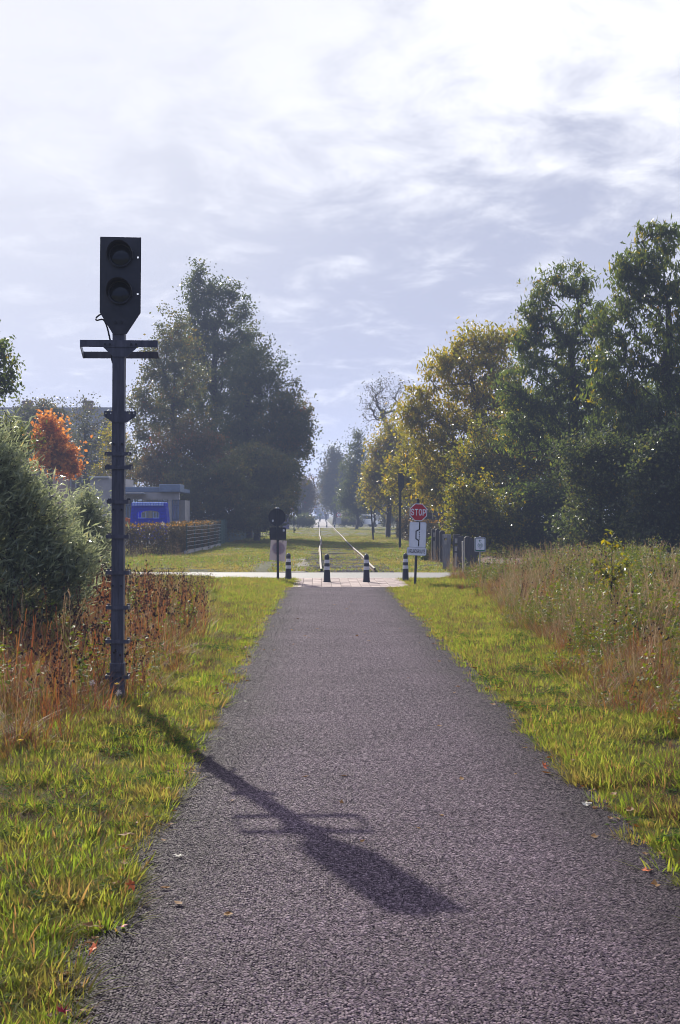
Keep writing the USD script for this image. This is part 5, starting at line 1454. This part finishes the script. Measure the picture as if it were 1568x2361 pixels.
cyclist("person in a green jacket cycling down the distant path", 738.0, 268, "cloth_green", "cloth_trousers", .04)
cyclist("person in dark clothes cycling right of the green jacketed one", 752.0, 262, "cloth_navy", "cloth_trousers", -.03)
cyclist("person in maroon half hidden by the bushes right of the far signs", 796.5, 185, "cloth_maroon", "cloth_trousers", .9)
cyclist("person in navy at the left bush by the distant path", 717.5, 182, "cloth_navy", "cloth_trousers", -.6)

# ------------------------------------------------------------------ white car half hidden
q = P(859, 0, 176)
car = thing("parked_car", "white car half hidden behind the leaning stake and shrubs", "car", (q[0], 176, 0), rz=math.radians(-52))
low_ = Polygon([(-2.0, .32), (2.0, .32), (2.06, .62), (1.95, .80), (1.15, .90), (-1.9, .95), (-2.05, .75)])
cab = Polygon([(-1.75, .94), (1.12, .90), (.45, 1.42), (-1.2, 1.46)])


def slab(pg, wd):
    m_ = trimesh.creation.extrude_polygon(pg, wd, engine="earcut")
    v_ = np.array(m_.vertices)
    m_.vertices = np.stack([v_[:, 0], wd / 2 - v_[:, 2], v_[:, 1]], 1)
    return m_


wheels = [Point(x_, .32).buffer(.36) for x_ in (-1.25, 1.3)]
obj("body", slab(low_.difference(shapely.union_all(wheels)), 1.68), M("car_white"), car)
obj("cabin", slab(cab, 1.46), M("car_white"), car)
for s in (-1, 1):
    obj("side_window", slab(Polygon([(-1.5, .97), (.9, .95), (.38, 1.36), (-1.12, 1.40)]), .012).apply_translation([0, s * .737, 0]), M("dark_glass"), car)
    for x_ in (-1.25, 1.3):
        w_ = trimesh.creation.cylinder(.31, .2, sections=24)
        w_.apply_transform(trimesh.transformations.rotation_matrix(math.pi / 2, [1, 0, 0]))
        wh = obj("wheel", w_.apply_translation([x_, s * .76, .31]), M("rubber"), car)
        r_ = trimesh.creation.cylinder(.19, .02, sections=20)
        r_.apply_transform(trimesh.transformations.rotation_matrix(math.pi / 2, [1, 0, 0]))
        obj("rim", r_.apply_translation([x_, s * .866, .31]), M("galvanised"), wh)
    obj("headlight", bevel_box(1.97, s * .62, .70, .14, .3, .14, .04), M("headlamp"), car)
vv = np.array([(x_, y_, z_) for (x_, z_) in ((1.09, .94), (.50, 1.385), (1.11, .945), (.52, 1.39)) for y_ in (-.66, .66)])
obj("windscreen", trimesh.convex.convex_hull(vv), M("dark_glass"), car)
obj("bumper", bevel_box(2.03, 0, .42, .12, 1.6, .2, .04), M("rubber"), car)

# ------------------------------------------------------------------ excavator at the far end
YE = 400.0
q = P(737, 0, YE)
ex = thing("excavator", "hazy excavator with raised boom working at the far end of the line", "excavator", (q[0], YE, 0))
for s in (-1, 1):
    tk = shapely.LineString([(-1.5, .45), (1.5, .45)]).buffer(.45)
    obj("track", slab(tk, .6).apply_transform(trimesh.transformations.rotation_matrix(.35, [0, 0, 1])).apply_translation([s * .3, s * 1.0, 0]), M("rubber"), ex)
obj("chassis", bevel_box(0, 0, .75, 1.9, 1.6, .5, .08), M("digger_steel"), ex)
obj("house", bevel_box(.45, .2, 1.55, 2.6, 2.4, 1.1, .15), M("digger_paint"), ex)
cabm = obj("cab", bevel_box(-.55, -.75, 2.05, 1.1, 1.0, 1.7, .1), M("digger_paint"), ex)
obj("window", bevel_box(-.55, -1.262, 2.3, .85, .02, .9, .01), M("dark_glass"), cabm)
kE = YE / FPX


def e_(px, py):
    return ((px - 737) * kE, -1.1, EYE + (HY - py) * kE)


bm = np.array([e_(729, 1186), e_(726, 1172), e_(729, 1161), e_(737, 1156)])
obj("boom", tube(bm, [.42, .46, .40, .30], 4), M("digger_paint"), ex)
obj("stick", tube(np.array([e_(733, 1160), e_(742, 1154), e_(750, 1156.5)]), [.22, .30, .20], 4), M("digger_paint"), ex)
obj("ram", tube(np.array([e_(728, 1164), e_(738, 1152)]), [.10, .08], 8), M("galvanised"), ex)
obj("bucket_arm", tube(np.array([e_(749, 1156), e_(751, 1170), e_(750, 1186)]), [.20, .34, .26], 4), M("digger_steel"), ex)
bk = Polygon([(-.6, 0), (.5, .1), (.7, .8), (.1, 1.2), (-.5, .9)])
obj("bucket", slab(bk, 1.2).apply_translation([e_(750, 0)[0], -1.1, e_(0, 1198)[2]]), M("digger_steel"), ex)

# ------------------------------------------------------------------ grass and weeds
class Ribbons:
    """Collects tapered blades and stems with one tint each."""
    def __init__(s):
        s.v, s.f, s.t, s.n = [], [], [], 0

    def blade(s, p0, d, up_len, bend, w, tint, segs=3, side=None, tip=0.0):
        t = np.linspace(0, 1, segs + 1)
        d = np.asarray(d, float)
        horiz = np.array([d[0], d[1], 0])
        hn = np.linalg.norm(horiz)
        hd = horiz / hn if hn > 1e-6 else np.array([1.0, 0, 0])
        pts = np.asarray(p0) + np.outer(t, d) * up_len + np.outer(t ** 2, hd * bend - np.array([0, 0, abs(bend) * .55]))
        sd = np.cross(hd, [0, 0, 1]) if side is None else side
        wd = w * np.array([.75 + .35 * math.sin(math.pi * min(1, x * 1.4)) if x < .75 else (1 - x) * 3 for x in t]) / 2
        wd[-1] = tip * w
        L, R = pts - sd * wd[:, None], pts + sd * wd[:, None]
        for i in range(segs):
            a = s.n + 2 * i
            s.f += [[a, a + 1, a + 3], [a, a + 3, a + 2]]
        s.v.append(np.stack([L, R], 1).reshape(-1, 3))
        s.t.append(np.full(2 * (segs + 1), tint))
        s.n += 2 * (segs + 1)

    def leaf(s, C, D, N, L, Wd, tint):
        v, f = leaves_mesh(np.array([C]), np.array([D]), np.array([N]), np.array([L]), np.array([Wd]))
        s.v.append(v); s.f += (f + s.n).tolist(); s.t.append(np.full(4, tint)); s.n += 4

    def out(s):
        return (np.concatenate(s.v), np.array(s.f)), np.concatenate(s.t)


def tuft(seed, n, L, w, spread, lean, dry=0.12, segs=3, bend=0.5):
    r = np.random.default_rng(seed)
    R = Ribbons()
    for _ in range(n):
        a, rad = r.random() * 6.283, spread * r.random() ** .6
        l = L * r.uniform(.45, 1.2)
        az = a + r.normal(0, .7)
        tl = lean * r.random()
        d = np.array([math.cos(az) * tl, math.sin(az) * tl, 1.0]); d /= np.linalg.norm(d)
        R.blade([math.cos(a) * rad, math.sin(a) * rad, -.01], d, l, l * bend * r.random(), w * r.uniform(.6, 1.3), r.random() * .15 if r.random() < dry else r.uniform(.2, 1), segs)
    return R.out()


def stalk_weed(seed, kind):
    """A dead flower stalk with side rays and dark cupped heads; or a rusty dock spike."""
    r = np.random.default_rng(seed)
    S, Hd = Ribbons(), Ribbons()
    for _ in range(r.integers(2, 4)):
        b = np.array([r.normal(0, .05), r.normal(0, .05), 0])
        h = r.uniform(.42, .72)
        d = np.array([r.normal(0, .12), r.normal(0, .12), 1.0]); d /= np.linalg.norm(d)
        tint = r.uniform(0, .6)
        for k in range(2):
            ang = r.random() * 3.1
            S.blade(b, d, h, r.normal(0, .03), .007, tint, 3, np.array([math.cos(ang + k * 1.57), math.sin(ang + k * 1.57), 0]), .3)
        if kind == "umbel":
            for j in range(r.integers(2, 5)):
                t = r.uniform(.45, 1.0) if j else 1.0
                p = b + d * h * t
                az = r.random() * 6.283
                dd = np.array([math.cos(az) * .6, math.sin(az) * .6, 1]) if j else d
                dd = dd / np.linalg.norm(dd)
                l = r.uniform(.08, .2) if j else .03
                S.blade(p, dd, l, 0, .005, tint, 1, None, .4)
                c = p + dd * l
                for q in range(9):
                    a2 = q * .7 + r.random()
                    v = np.array([math.cos(a2) * .6, math.sin(a2) * .6, .75])
                    Hd.blade(c, v / np.linalg.norm(v), r.uniform(.02, .04), -.012, .012, r.random(), 2, None, .3)
                for q in range(4):
                    Hd.leaf(c + r.normal(0, .008, 3) + [0, 0, .018], r.normal(size=3), r.normal(size=3), .024, .018, r.random() * .5)
        else:
            for q in range(46):
                t = r.uniform(.4, 1.02)
                a2 = r.random() * 6.28
                c = b + d * h * t + np.array([math.cos(a2), math.sin(a2), 0]) * r.uniform(.004, .03) * (1.3 - t)
                Hd.leaf(c, r.normal(size=3) + [0, 0, .5], r.normal(size=3), r.uniform(.012, .03), .014, r.random())
    return S.out(), Hd.out()


def dry_plume(seed, n=7):
    r = np.random.default_rng(seed)
    S = Ribbons()
    for _ in range(n):
        b = np.array([r.normal(0, .06), r.normal(0, .06), 0])
        h = r.uniform(.45, .95)
        az = r.normal(.2, 1.2)
        d = np.array([math.cos(az) * .22 * r.random(), math.sin(az) * .22 * r.random(), 1.0]); d /= np.linalg.norm(d)
        bend = h * r.uniform(.05, .28)
        tint = r.random()
        S.blade(b, d, h, bend, .0045, tint, 4, None, .5)
        hd = np.array([d[0], d[1], 0]); hd /= max(np.linalg.norm(hd), 1e-6)
        for q in range(16):
            t = r.uniform(.74, 1.03)
            c = b + d * h * t + t * t * (hd * bend - np.array([0, 0, bend * .55])) + r.normal(0, .006, 3)
            S.leaf(c, d + hd * .4 + r.normal(0, .35, 3), r.normal(size=3), r.uniform(.018, .04), .007, min(1, tint * .6 + r.random() * .5))
    for _ in range(16):
        az = r.random() * 6.28
        l = r.uniform(.2, .5)
        d = np.array([math.cos(az) * .35, math.sin(az) * .35, 1.0]); d /= np.linalg.norm(d)
        S.blade([r.normal(0, .05), r.normal(0, .05), 0], d, l, l * .6, .0085, r.random() * .8, 3)
    return S.out()


def herb(seed):
    r = np.random.default_rng(seed)
    S = Ribbons()
    for _ in range(r.integers(3, 6)):
        h = r.uniform(.3, .75)
        az = r.random() * 6.28
        d = np.array([math.cos(az) * .3 * r.random(), math.sin(az) * .3 * r.random(), 1.0]); d /= np.linalg.norm(d)
        b = np.array([r.normal(0, .06), r.normal(0, .06), 0])
        S.blade(b, d, h, h * .12, .007, .3, 3, None, .4)
        for q in range(int(26 * h) + 5):
            t = r.uniform(.15, 1.05)
            a2 = r.random() * 6.28
            D = np.array([math.cos(a2), math.sin(a2), r.normal(.1, .4)])
            S.leaf(b + d * h * t + D * .03, D, [r.normal(0, .4), r.normal(0, .4), 1], r.uniform(.035, .075), r.uniform(.02, .04), min(1, r.random() ** 1.2))
    return S.out()


def scatter(name, label, cat_, protos, pos, scale, seed, tilt=0.08, which=None, heading=None):
    """One PointInstancer of stuff. protos: lists of (part name, mesh, tint, material)."""
    r = np.random.default_rng(seed)
    pi = UsdGeom.PointInstancer.Define(stage, numbered("/World", name))
    tag(pi.GetPrim(), label, cat_, None, "stuff")
    paths = []
    for i, parts in enumerate(protos):
        x = UsdGeom.Xform.Define(stage, numbered(pi.GetPath().pathString, "clump"))
        for (pn, mesh, tint, mat) in parts:
            obj(pn, mesh, M(mat), x.GetPrim(), tint=tint)
        paths.append(x.GetPath())
    pi.CreatePrototypesRel().SetTargets(paths)
    n = len(pos)
    pi.CreateProtoIndicesAttr(Vt.IntArray.FromNumpy((r.integers(0, len(protos), n) if which is None else which).astype(np.int32)))
    pi.CreatePositionsAttr(Vt.Vec3fArray.FromNumpy(np.asarray(pos, np.float32)))
    sc = np.asarray(scale, float)
    if sc.ndim == 1:
        sc = np.column_stack([sc, sc, sc * r.uniform(.85, 1.15, n)])
    pi.CreateScalesAttr(Vt.Vec3fArray.FromNumpy(sc.astype(np.float32)))
    yaw = r.random(n) * 2 * np.pi
    ta, tm = r.random(n) * 2 * np.pi, np.abs(r.normal(0, tilt, n))
    if heading is not None:
        ta = heading[0]; tm = heading[1]
    # q = tilt about horizontal axis (cos ta, sin ta, 0) after yaw
    qy = np.stack([np.cos(yaw / 2), 0 * yaw, 0 * yaw, np.sin(yaw / 2)], 1)
    qt = np.stack([np.cos(tm / 2), np.sin(tm / 2) * np.cos(ta), np.sin(tm / 2) * np.sin(ta), 0 * ta], 1)
    w1, x1, y1, z1 = qt.T
    w2, x2, y2, z2 = qy.T
    q = np.stack([w1 * w2 - x1 * x2 - y1 * y2 - z1 * z2, w1 * x2 + x1 * w2 + y1 * z2 - z1 * y2, w1 * y2 - x1 * z2 + y1 * w2 + z1 * x2, w1 * z2 + x1 * y2 - y1 * x2 + z1 * w2], 1)
    pi.CreateOrientationsAttr(Vt.QuathArray([Gf.Quath(*map(float, a)) for a in q]))
    return pi


def spread(n, y0, y1, rng, margin=0.6):
    """Points over the wedge the lens sees, even per area."""
    u = rng.random(n)
    y = np.sqrt(y0 ** 2 + u * (y1 ** 2 - y0 ** 2))
    x = y * rng.uniform(-.2165, .2447, n) + rng.uniform(-margin, margin, n)
    return x, y


def left_weed_edge(y):
    return np.interp(y, [6, 9.5, 10.5, 12.8, 16, 18.9, 24, 30, 37], [-2.4, -2.05, -1.95, -1.55, -1.5, -1.55, -1.85, -2.25, -2.6])


def right_weed_edge(y):
    return np.interp(y, [6, 9, 10.9, 13.4, 18.7, 23.7, 30, 38], [3.2, 2.75, 2.62, 2.42, 2.75, 3.02, 3.15, 3.3])


def rise(x, y):
    """How far weeds stand back from the mown edge: low at the edge, full height behind."""
    d = np.where(x < 0, left_weed_edge(y) - x, x - right_weed_edge(y))
    return np.where(x < 0, (.75 + .25 * np.clip(d / 1.2, 0, 1)) * np.clip((1.65 - .0397 * y) / .72, .35, 1), .62 + .38 * np.clip(d / np.where(y > 22, 2.6, 1.2), 0, 1) ** 1.2)


def nz(x, y, s, seed):
    return meshkit.fbm(np.stack([x * s, y * s, 0 * x], -1), 3, seed)


def tall_zone(x, y):
    wob = (nz(x, y, .9, 31) - .5) * 0.9
    return ((x < left_weed_edge(y) + wob) | (x > right_weed_edge(y) + wob)) & (y < 37.5) & ~((np.abs(x - 4.3) < .34) & (y > 19.6) & (y < 22.4))


def verge_ok(x, y, over=0.0):
    el, er = PX0 + edge_wave(y, 1), PX1 + edge_wave(y, 2)
    tp = np.clip((y - 24) / 9, 0, 1)
    el, er = el + tp * .16, er - tp * .06
    el = np.where(y > PATH_END - .1, -0.63, el)
    er = np.where(y > PATH_END - .1, 2.05, er)
    return ((x < el + over) | (x > er - over)) & (y < ROAD0 - .25 - x * .05)


rng = np.random.default_rng(77)
near = [[("blades", *tuft(100 + i, 70, .085, .0034, .07, 1.1, .24, 3, .7), "grass_blade")] for i in range(7)] + [[("blades", *tuft(130 + i, 34, .11, .0062, .06, 1.15, .12, 4, .8), "grass_blade")] for i in range(4)]
mid = [[("blades", *tuft(200 + i, 60, .075, .0046, .11, 1.0, .2, 2, .6), "grass_blade")] for i in range(7)]
# near verges
xA, yA = spread(11500, 3.4, 13.0, rng)
ok = verge_ok(xA, yA, .05) & (rng.random(len(xA)) < .95)
xA, yA = xA[ok], yA[ok]
bare = nz(xA, yA, 2.2, 8) < .36
sA = (.65 + .75 * nz(xA, yA, 1.6, 4)) * rng.uniform(.75, 1.25, len(xA)) * np.where(bare, .55, 1.0)
edge_d = np.minimum(np.abs(xA - PX0), np.abs(xA - PX1))
scatter("verge_grass", "clumpy green and straw coloured grass beside the near path", "grass", near, np.column_stack([xA, yA, ground_z(xA, yA)]), sA, 1, .12)
xB, yB = spread(30000, 13.0, 37.4, rng)
ok = verge_ok(xB, yB, .06)
xB, yB = xB[ok], yB[ok]
tall = tall_zone(xB, yB)
keep = ~tall | (rng.random(len(xB)) < .65)
xB, yB, tall = xB[keep], yB[keep], tall[keep]
sB = (.75 + .8 * nz(xB, yB, 1.0, 4)) * rng.uniform(.75, 1.25, len(xB)) * np.where(tall, np.where(xB > 0, 1.4, 1.7), 1.0)
scatter("verge_grass", "mown green grass along the middle of the path", "grass", mid, np.column_stack([xB, yB, ground_z(xB, yB)]), sB, 2, .12)

# dead thatch lying in the verges
th_ = [[("blades", *tuft(250 + i, 44, .085, .0036, .09, 2.0, .9, 2, .5), "thatch_blade")] for i in range(4)]
x, y = spread(9000, 3.4, 26.0, rng)
ok = verge_ok(x, y, -.14) & (rng.random(len(x)) < np.clip(nz(x, y, 1.2, 18) * 5 - 1.9, .08, 1))
x, y = x[ok], y[ok]
scatter("dead_grass", "straw coloured dead grass lying between the green tufts", "grass", th_, np.column_stack([x, y, ground_z(x, y) + .01]), rng.uniform(.7, 1.6, len(x)), 9, .15)

def clover(seed):
    r = np.random.default_rng(seed)
    S = Ribbons()
    for _ in range(26):
        c = np.array([r.normal(0, .05), r.normal(0, .05), r.uniform(.012, .045)])
        a0 = r.random() * 6.28
        for q in range(3):
            a = a0 + q * 2.094
            D = np.array([math.cos(a), math.sin(a), r.normal(.1, .15)])
            S.leaf(c + D * .008, D, [r.normal(0, .25), r.normal(0, .25), 1], .017, .014, r.random())
    return S.out()


cl_ = [[("leaves", *clover(270 + i), "clover_leaf")] for i in range(3)]
x, y = spread(5200, 3.4, 20.0, rng)
ok = verge_ok(x, y, .02) & (rng.random(len(x)) < np.where(nz(x, y, 1.5, 28) > .57, .7, .05))
x, y = x[ok], y[ok]
scatter("clover", "low clover leaves in patches of the near verge", "clover", cl_, np.column_stack([x, y, ground_z(x, y) + .002]), rng.uniform(.8, 1.5, len(x)), 10, .1)

# meadow beyond the road
lawn = [[("blades", *tuft(300 + i, 70, .075, .016, .34, .8, .35, 2, .5), "lawn_blade")] for i in range(6)]
xC, yC = spread(19000, 39.5, 104, rng, 1.5)
xD, yD = spread(4500, 104, 165, rng, 1.5)
xC, yC = np.concatenate([xC, xD]), np.concatenate([yC, yD])
ok = (yC > ROAD1 + .2 - xC * .05) & ~((xC > -.1) & (xC < 1.75) & (rng.random(len(xC)) < np.where(yC < 45, .7, .1)))
ok &= ~((np.abs(xC + 1.6) < .45) & (yC < 50) & (xC < -0.9))
ok &= ~((xC > 4.6) & (xC < 6.2) & (yC > 43.6) & (yC < 48.8))
xC, yC = xC[ok], yC[ok]
sC = (.6 + .9 * nz(xC, yC, .35, 14)) * rng.uniform(.7, 1.3, len(xC)) * np.where((np.abs(xC - .8) < 1.6), .8, 1)
scatter("meadow_grass", "rough autumn grass around the rails beyond the road", "grass", lawn, np.column_stack([xC, yC, ground_z(xC, yC)]), sC, 3, .1)

# tall rusty grass, left and right
rusty = [[("blades", *tuft(400 + i, 38, .40, .006, .13, .9, .3, 3, .65), "rust_weed")] for i in range(6)]
x, y = spread(13500, 9.0, 37.0, rng)
ok = tall_zone(x, y)
dens = np.where(x < 0, np.where(y < 22, .75, .75), np.where(nz(x, y, .62, 51) + .09 * (x < right_weed_edge(y) + 1.3) > .52, 1.0, .10))
ok &= rng.random(len(x)) < dens
x, y = x[ok], y[ok]
scatter("rusty_weeds", "rust coloured tall weeds and grass behind the mown verges", "weeds", rusty, np.column_stack([x, y, ground_z(x, y)]), rng.uniform(.55, 1.15, len(x)) * rise(x, y), 4, .28)
# dead flower stalks, mostly left
um = []
for i in range(7):
    a, b = stalk_weed(500 + i, "umbel" if i < 5 else "dock")
    um.append([("stems", *a, "rust_weed"), ("heads", *b, "dead_head")])
x, y = spread(4200, 10.5, 36.5, rng)
ok = tall_zone(x, y) & (x < 0) | (tall_zone(x, y) & (rng.random(len(x)) < .12))
ok &= rng.random(len(x)) < np.where(y < 20, .6, .95)
x, y = x[ok], y[ok]
scatter("dead_flower_stalks", "brown dead flower stalks with dark cupped heads left of the path", "weeds", um, np.column_stack([x, y, ground_z(x, y)]), rng.uniform(.7, 1.15, len(x)) * rise(x, y), 5, .12)
# dry plumed grass, right field and among the left weeds
dp = [[("blades", *dry_plume(600 + i), "dry_grass")] for i in range(6)]
x, y = spread(9500, 10.0, 37.2, rng)
tz = tall_zone(x, y)
ok = tz & np.where(x > 0, rng.random(len(x)) < np.where(nz(x, y, .5, 61) > .47, .85, .08), rng.random(len(x)) < .05)
x, y = x[ok], y[ok]
scatter("dry_grass", "tall dry straw coloured grass on the right of the path", "grass", dp, np.column_stack([x, y, ground_z(x, y)]), rng.uniform(.5, 1.05, len(x)) * rise(x, y), 6, .34)
# leafy herbs and brambles
hb_ = [[("leaves", *herb(700 + i), "herb_leaf")] for i in range(6)]
x, y = spread(7800, 9.5, 37.2, rng)
ok = tall_zone(x, y) & (rng.random(len(x)) < np.where(x > 0, np.where(nz(x, y, .55, 71) > .49, 1, .2), .16))
x, y = x[ok], y[ok]
scatter("leafy_weeds", "green leafy weeds growing among the dry grass", "weeds", hb_, np.column_stack([x, y, ground_z(x, y)]), rng.uniform(.55, 1.3, len(x)) * rise(x, y), 7, .2)
# long grass in the field right of the road and before the hedge
x = np.concatenate([rng.uniform(3.6, 12, 900), rng.uniform(-9.5, -5.0, 260)])
y = np.concatenate([rng.uniform(40.5, 50, 900), rng.uniform(43.5, 55, 260)])
ok = (y > ROAD1 + .3 - x * .05) & ~((x > 4.4) & (x < 6.4) & (y > 43) & (y < 49)) & np.where(x > 0, (y < 43.4) | (rng.random(len(x)) < .2), (y > 53.8) | (rng.random(len(x)) < .05))
x, y = x[ok], y[ok]
scatter("dry_grass", "pale long grass at the foot of the hedge and sleepers", "grass", dp[:3], np.column_stack([x, y, ground_z(x, y)]), rng.uniform(.4, .8, len(x)), 8, .2)

# ------------------------------------------------------------------ small things on the ground
def flower(label, px, py, h, Y=None):
    q = P(px, py, Y) if Y else G(px, py)
    base = np.array([q[0], q[1], float(ground_z(q[0], q[1]))])
    t = thing("yellow_flower", label, "flower", base, group="yellow flowers in the left verge")
    obj("stem", tube([[0, 0, 0], [.005, 0, h * .6], [0, -.006, h]], [.003, .0025, .002], 5), M("stem_green"), t)
    r = np.random.default_rng(int(px))
    n = 22
    a = np.linspace(0, 6.283 * 2, n)
    D = np.column_stack([np.cos(a), np.sin(a), r.uniform(-.05, .5, n)])
    v, f = leaves_mesh(np.array([0, -.006, h]) + D * .012, D, np.tile([0, 0, 1.0], (n, 1)) + r.normal(0, .2, (n, 3)), np.full(n, .028), np.full(n, .009))
    obj("bloom", cat([trimesh.Trimesh(v, f, process=False), trimesh.creation.icosphere(1, .009).apply_translation([0, -.006, h + .003])]), M("petal_yellow"), t)


def fl(label, px, py, h):
    """A flower head seen at (px, py), h above the turf."""
    Y = (EYE - h) * FPX / (py - HY)
    q = P(px, py, Y)
    g_ = float(ground_z(q[0], Y))
    flower(label, px, py, max(h - g_, .08), Y)


fl("yellow flower right in front of the signal post's foot", 270, 1577, .24)
fl("yellow flower just right of the signal post's foot", 323, 1569, .24)
fl("yellow flower in the signal post's shadow", 322, 1629, .18)
fl("yellow flower in the grass nearest the path's left edge", 456, 1573, .15)
fl("small yellow flower further up the left verge", 505, 1500, .15)
fl("large yellow flower alone at the far left edge of the grass", 47, 1708, .22)


def litter(label, px, py, mat, size, seed, z=.10):
    Y = (EYE - z) * FPX / (py - HY)
    q = P(px, py, Y)
    r = np.random.default_rng(seed)
    n = 11
    a = np.linspace(0, 6.283, n, endpoint=False)
    rad = size * np.where(np.arange(n) % 2, .45, 1.0) * r.uniform(.75, 1.1, n)
    pt_ = np.column_stack([np.cos(a) * rad, np.sin(a) * rad, r.normal(0, size * .18, n) + rad ** 2 * 6])
    v = np.vstack([pt_, [[0, 0, 0]], pt_ - [0, 0, .0012], [[0, 0, -.0012]]])
    f = []
    for i in range(n):
        j = (i + 1) % n
        f += [[i, j, n], [n + 1 + j, n + 1 + i, 2 * n + 1], [i, n + 1 + i, n + 1 + j], [i, n + 1 + j, j]]
    m_ = trimesh.Trimesh(v, np.array(f), process=False)
    if z < .05:
        v = np.array(m_.vertices); v[:, 2] *= .5; m_.vertices = v
        m_.apply_transform(trimesh.transformations.euler_matrix(0.12, r.normal(0, .08), r.random() * 6))
    else:
        m_.apply_transform(trimesh.transformations.euler_matrix(r.normal(0, .6) + .7, r.normal(0, .4), r.random() * 6))
    t = thing("fallen_leaf", label, "leaf", (q[0], q[1], z))
    obj("blade", m_, M(mat), t)
    obj("stalk", tube([[0, 0, 0], [.02, -.02, .006], [.035, -.03, -.004]], [.0014, .0012, .001], 5), M("bark"), t)


litter("orange fallen leaf in the grass highest along the near left edge", 302, 2040, "leaf_litter_orange", .030, 1)
litter("dark red fallen leaf at the near left path edge", 286, 2134, "leaf_litter_red", .018, 2, .04)
litter("bright orange fallen leaf in the near left grass", 216, 2185, "leaf_litter_orange", .032, 3)
litter("pinkish red fallen leaf in the bottom left grass", 147, 2328, "leaf_litter_red", .022, 4)
litter("orange fallen leaf lying on the asphalt by the right edge", 1490, 2005, "leaf_litter_orange", .030, 5, .018)
litter("pale withered leaf on the asphalt edge at the near left", 412, 1973, "leaf_litter_pale", .030, 6, .02)
litter("pale withered leaf on the asphalt near the right edge", 1352, 1853, "leaf_litter_pale", .035, 7, .02)
litter("small pale leaf on the left of the asphalt", 566, 1617, "leaf_litter_pale", .022, 8, .02)
litter("orange leaf in the right grass", 1255, 1765, "leaf_litter_orange", .028, 9, .1)

# brown leaves blown against the path's edges
def flat_leaf(seed):
    r = np.random.default_rng(seed)
    a = np.linspace(0, 6.283, 9)[:-1]
    rad = .022 * np.where(np.arange(8) % 2, .6, 1) * r.uniform(.7, 1.2, 8) * (1 + .5 * np.abs(np.cos(a)))
    v = np.vstack([np.column_stack([np.cos(a) * rad, np.sin(a) * rad, .004 + r.uniform(0, .010, 8)]), [[0, 0, .003]]])
    f = np.array([[i, (i + 1) % 8, 8] for i in range(8)])
    return (v, f), np.full(9, r.random())


leafy("dead_leaf", [(0.0, (0.10, 0.05, 0.025)), (0.5, (0.20, 0.10, 0.04)), (1.0, (0.34, 0.20, 0.07))], 0.25, 0.7, spec=0.2, tval=1.3)
rl = np.random.default_rng(41)
yl = 4.5 + rl.random(420) ** 1.3 * 28
sd_ = rl.random(420) < .5
off = np.abs(rl.normal(0, .10, 420)) - .05
off = np.where(rl.random(420) < .12, rl.uniform(0, 1.2, 420), off)
xl = np.where(sd_, PX0 + edge_wave(yl, 1) + off, PX1 + edge_wave(yl, 2) - off)
scatter("leaf_litter", "small brown leaves blown along the edges of the path", "leaf litter", [[("leaf", *flat_leaf(60 + i), "dead_leaf")] for i in range(6)], np.column_stack([xl, yl, np.where(off > 0, .014, .04)]), rl.uniform(.5, 1.15, 420), 12, .25)

# white seed heads by the signal's foot
for i, (px, py, lab) in enumerate(((213, 1575, "round white seed head left of the signal's foot"), (273, 1598, "ragged white seed head in front of the signal post"))):
    h = .26 - .05 * i
    Y = (EYE - h) * FPX / (py - HY)
    q = P(px, py, Y)
    t = thing("seed_head", lab, "seed head", (q[0], q[1], 0))
    obj("stem", tube([[0, 0, 0], [.006, 0, h * .5], [0, 0, h]], .003, 5), M("stem_green"), t)
    r = np.random.default_rng(i + 3)
    D = r.normal(size=(60, 3)); D /= np.linalg.norm(D, axis=1, keepdims=True)
    v, f = leaves_mesh(np.array([0, 0, h]) + D * .018, D, r.normal(size=(60, 3)), np.full(60, .030), np.full(60, .005))
    obj("fluff", (v, f), M("seed_fluff"), t)

hz = trimesh.creation.box([1300, 1300, 46])
hz.apply_translation([0, 590, 22])
tag(obj("haze", hz, None), kind="stuff")
UsdShade.MaterialBindingAPI.Apply(stage.GetPrimAtPath("/World/haze")).Bind(HAZE)
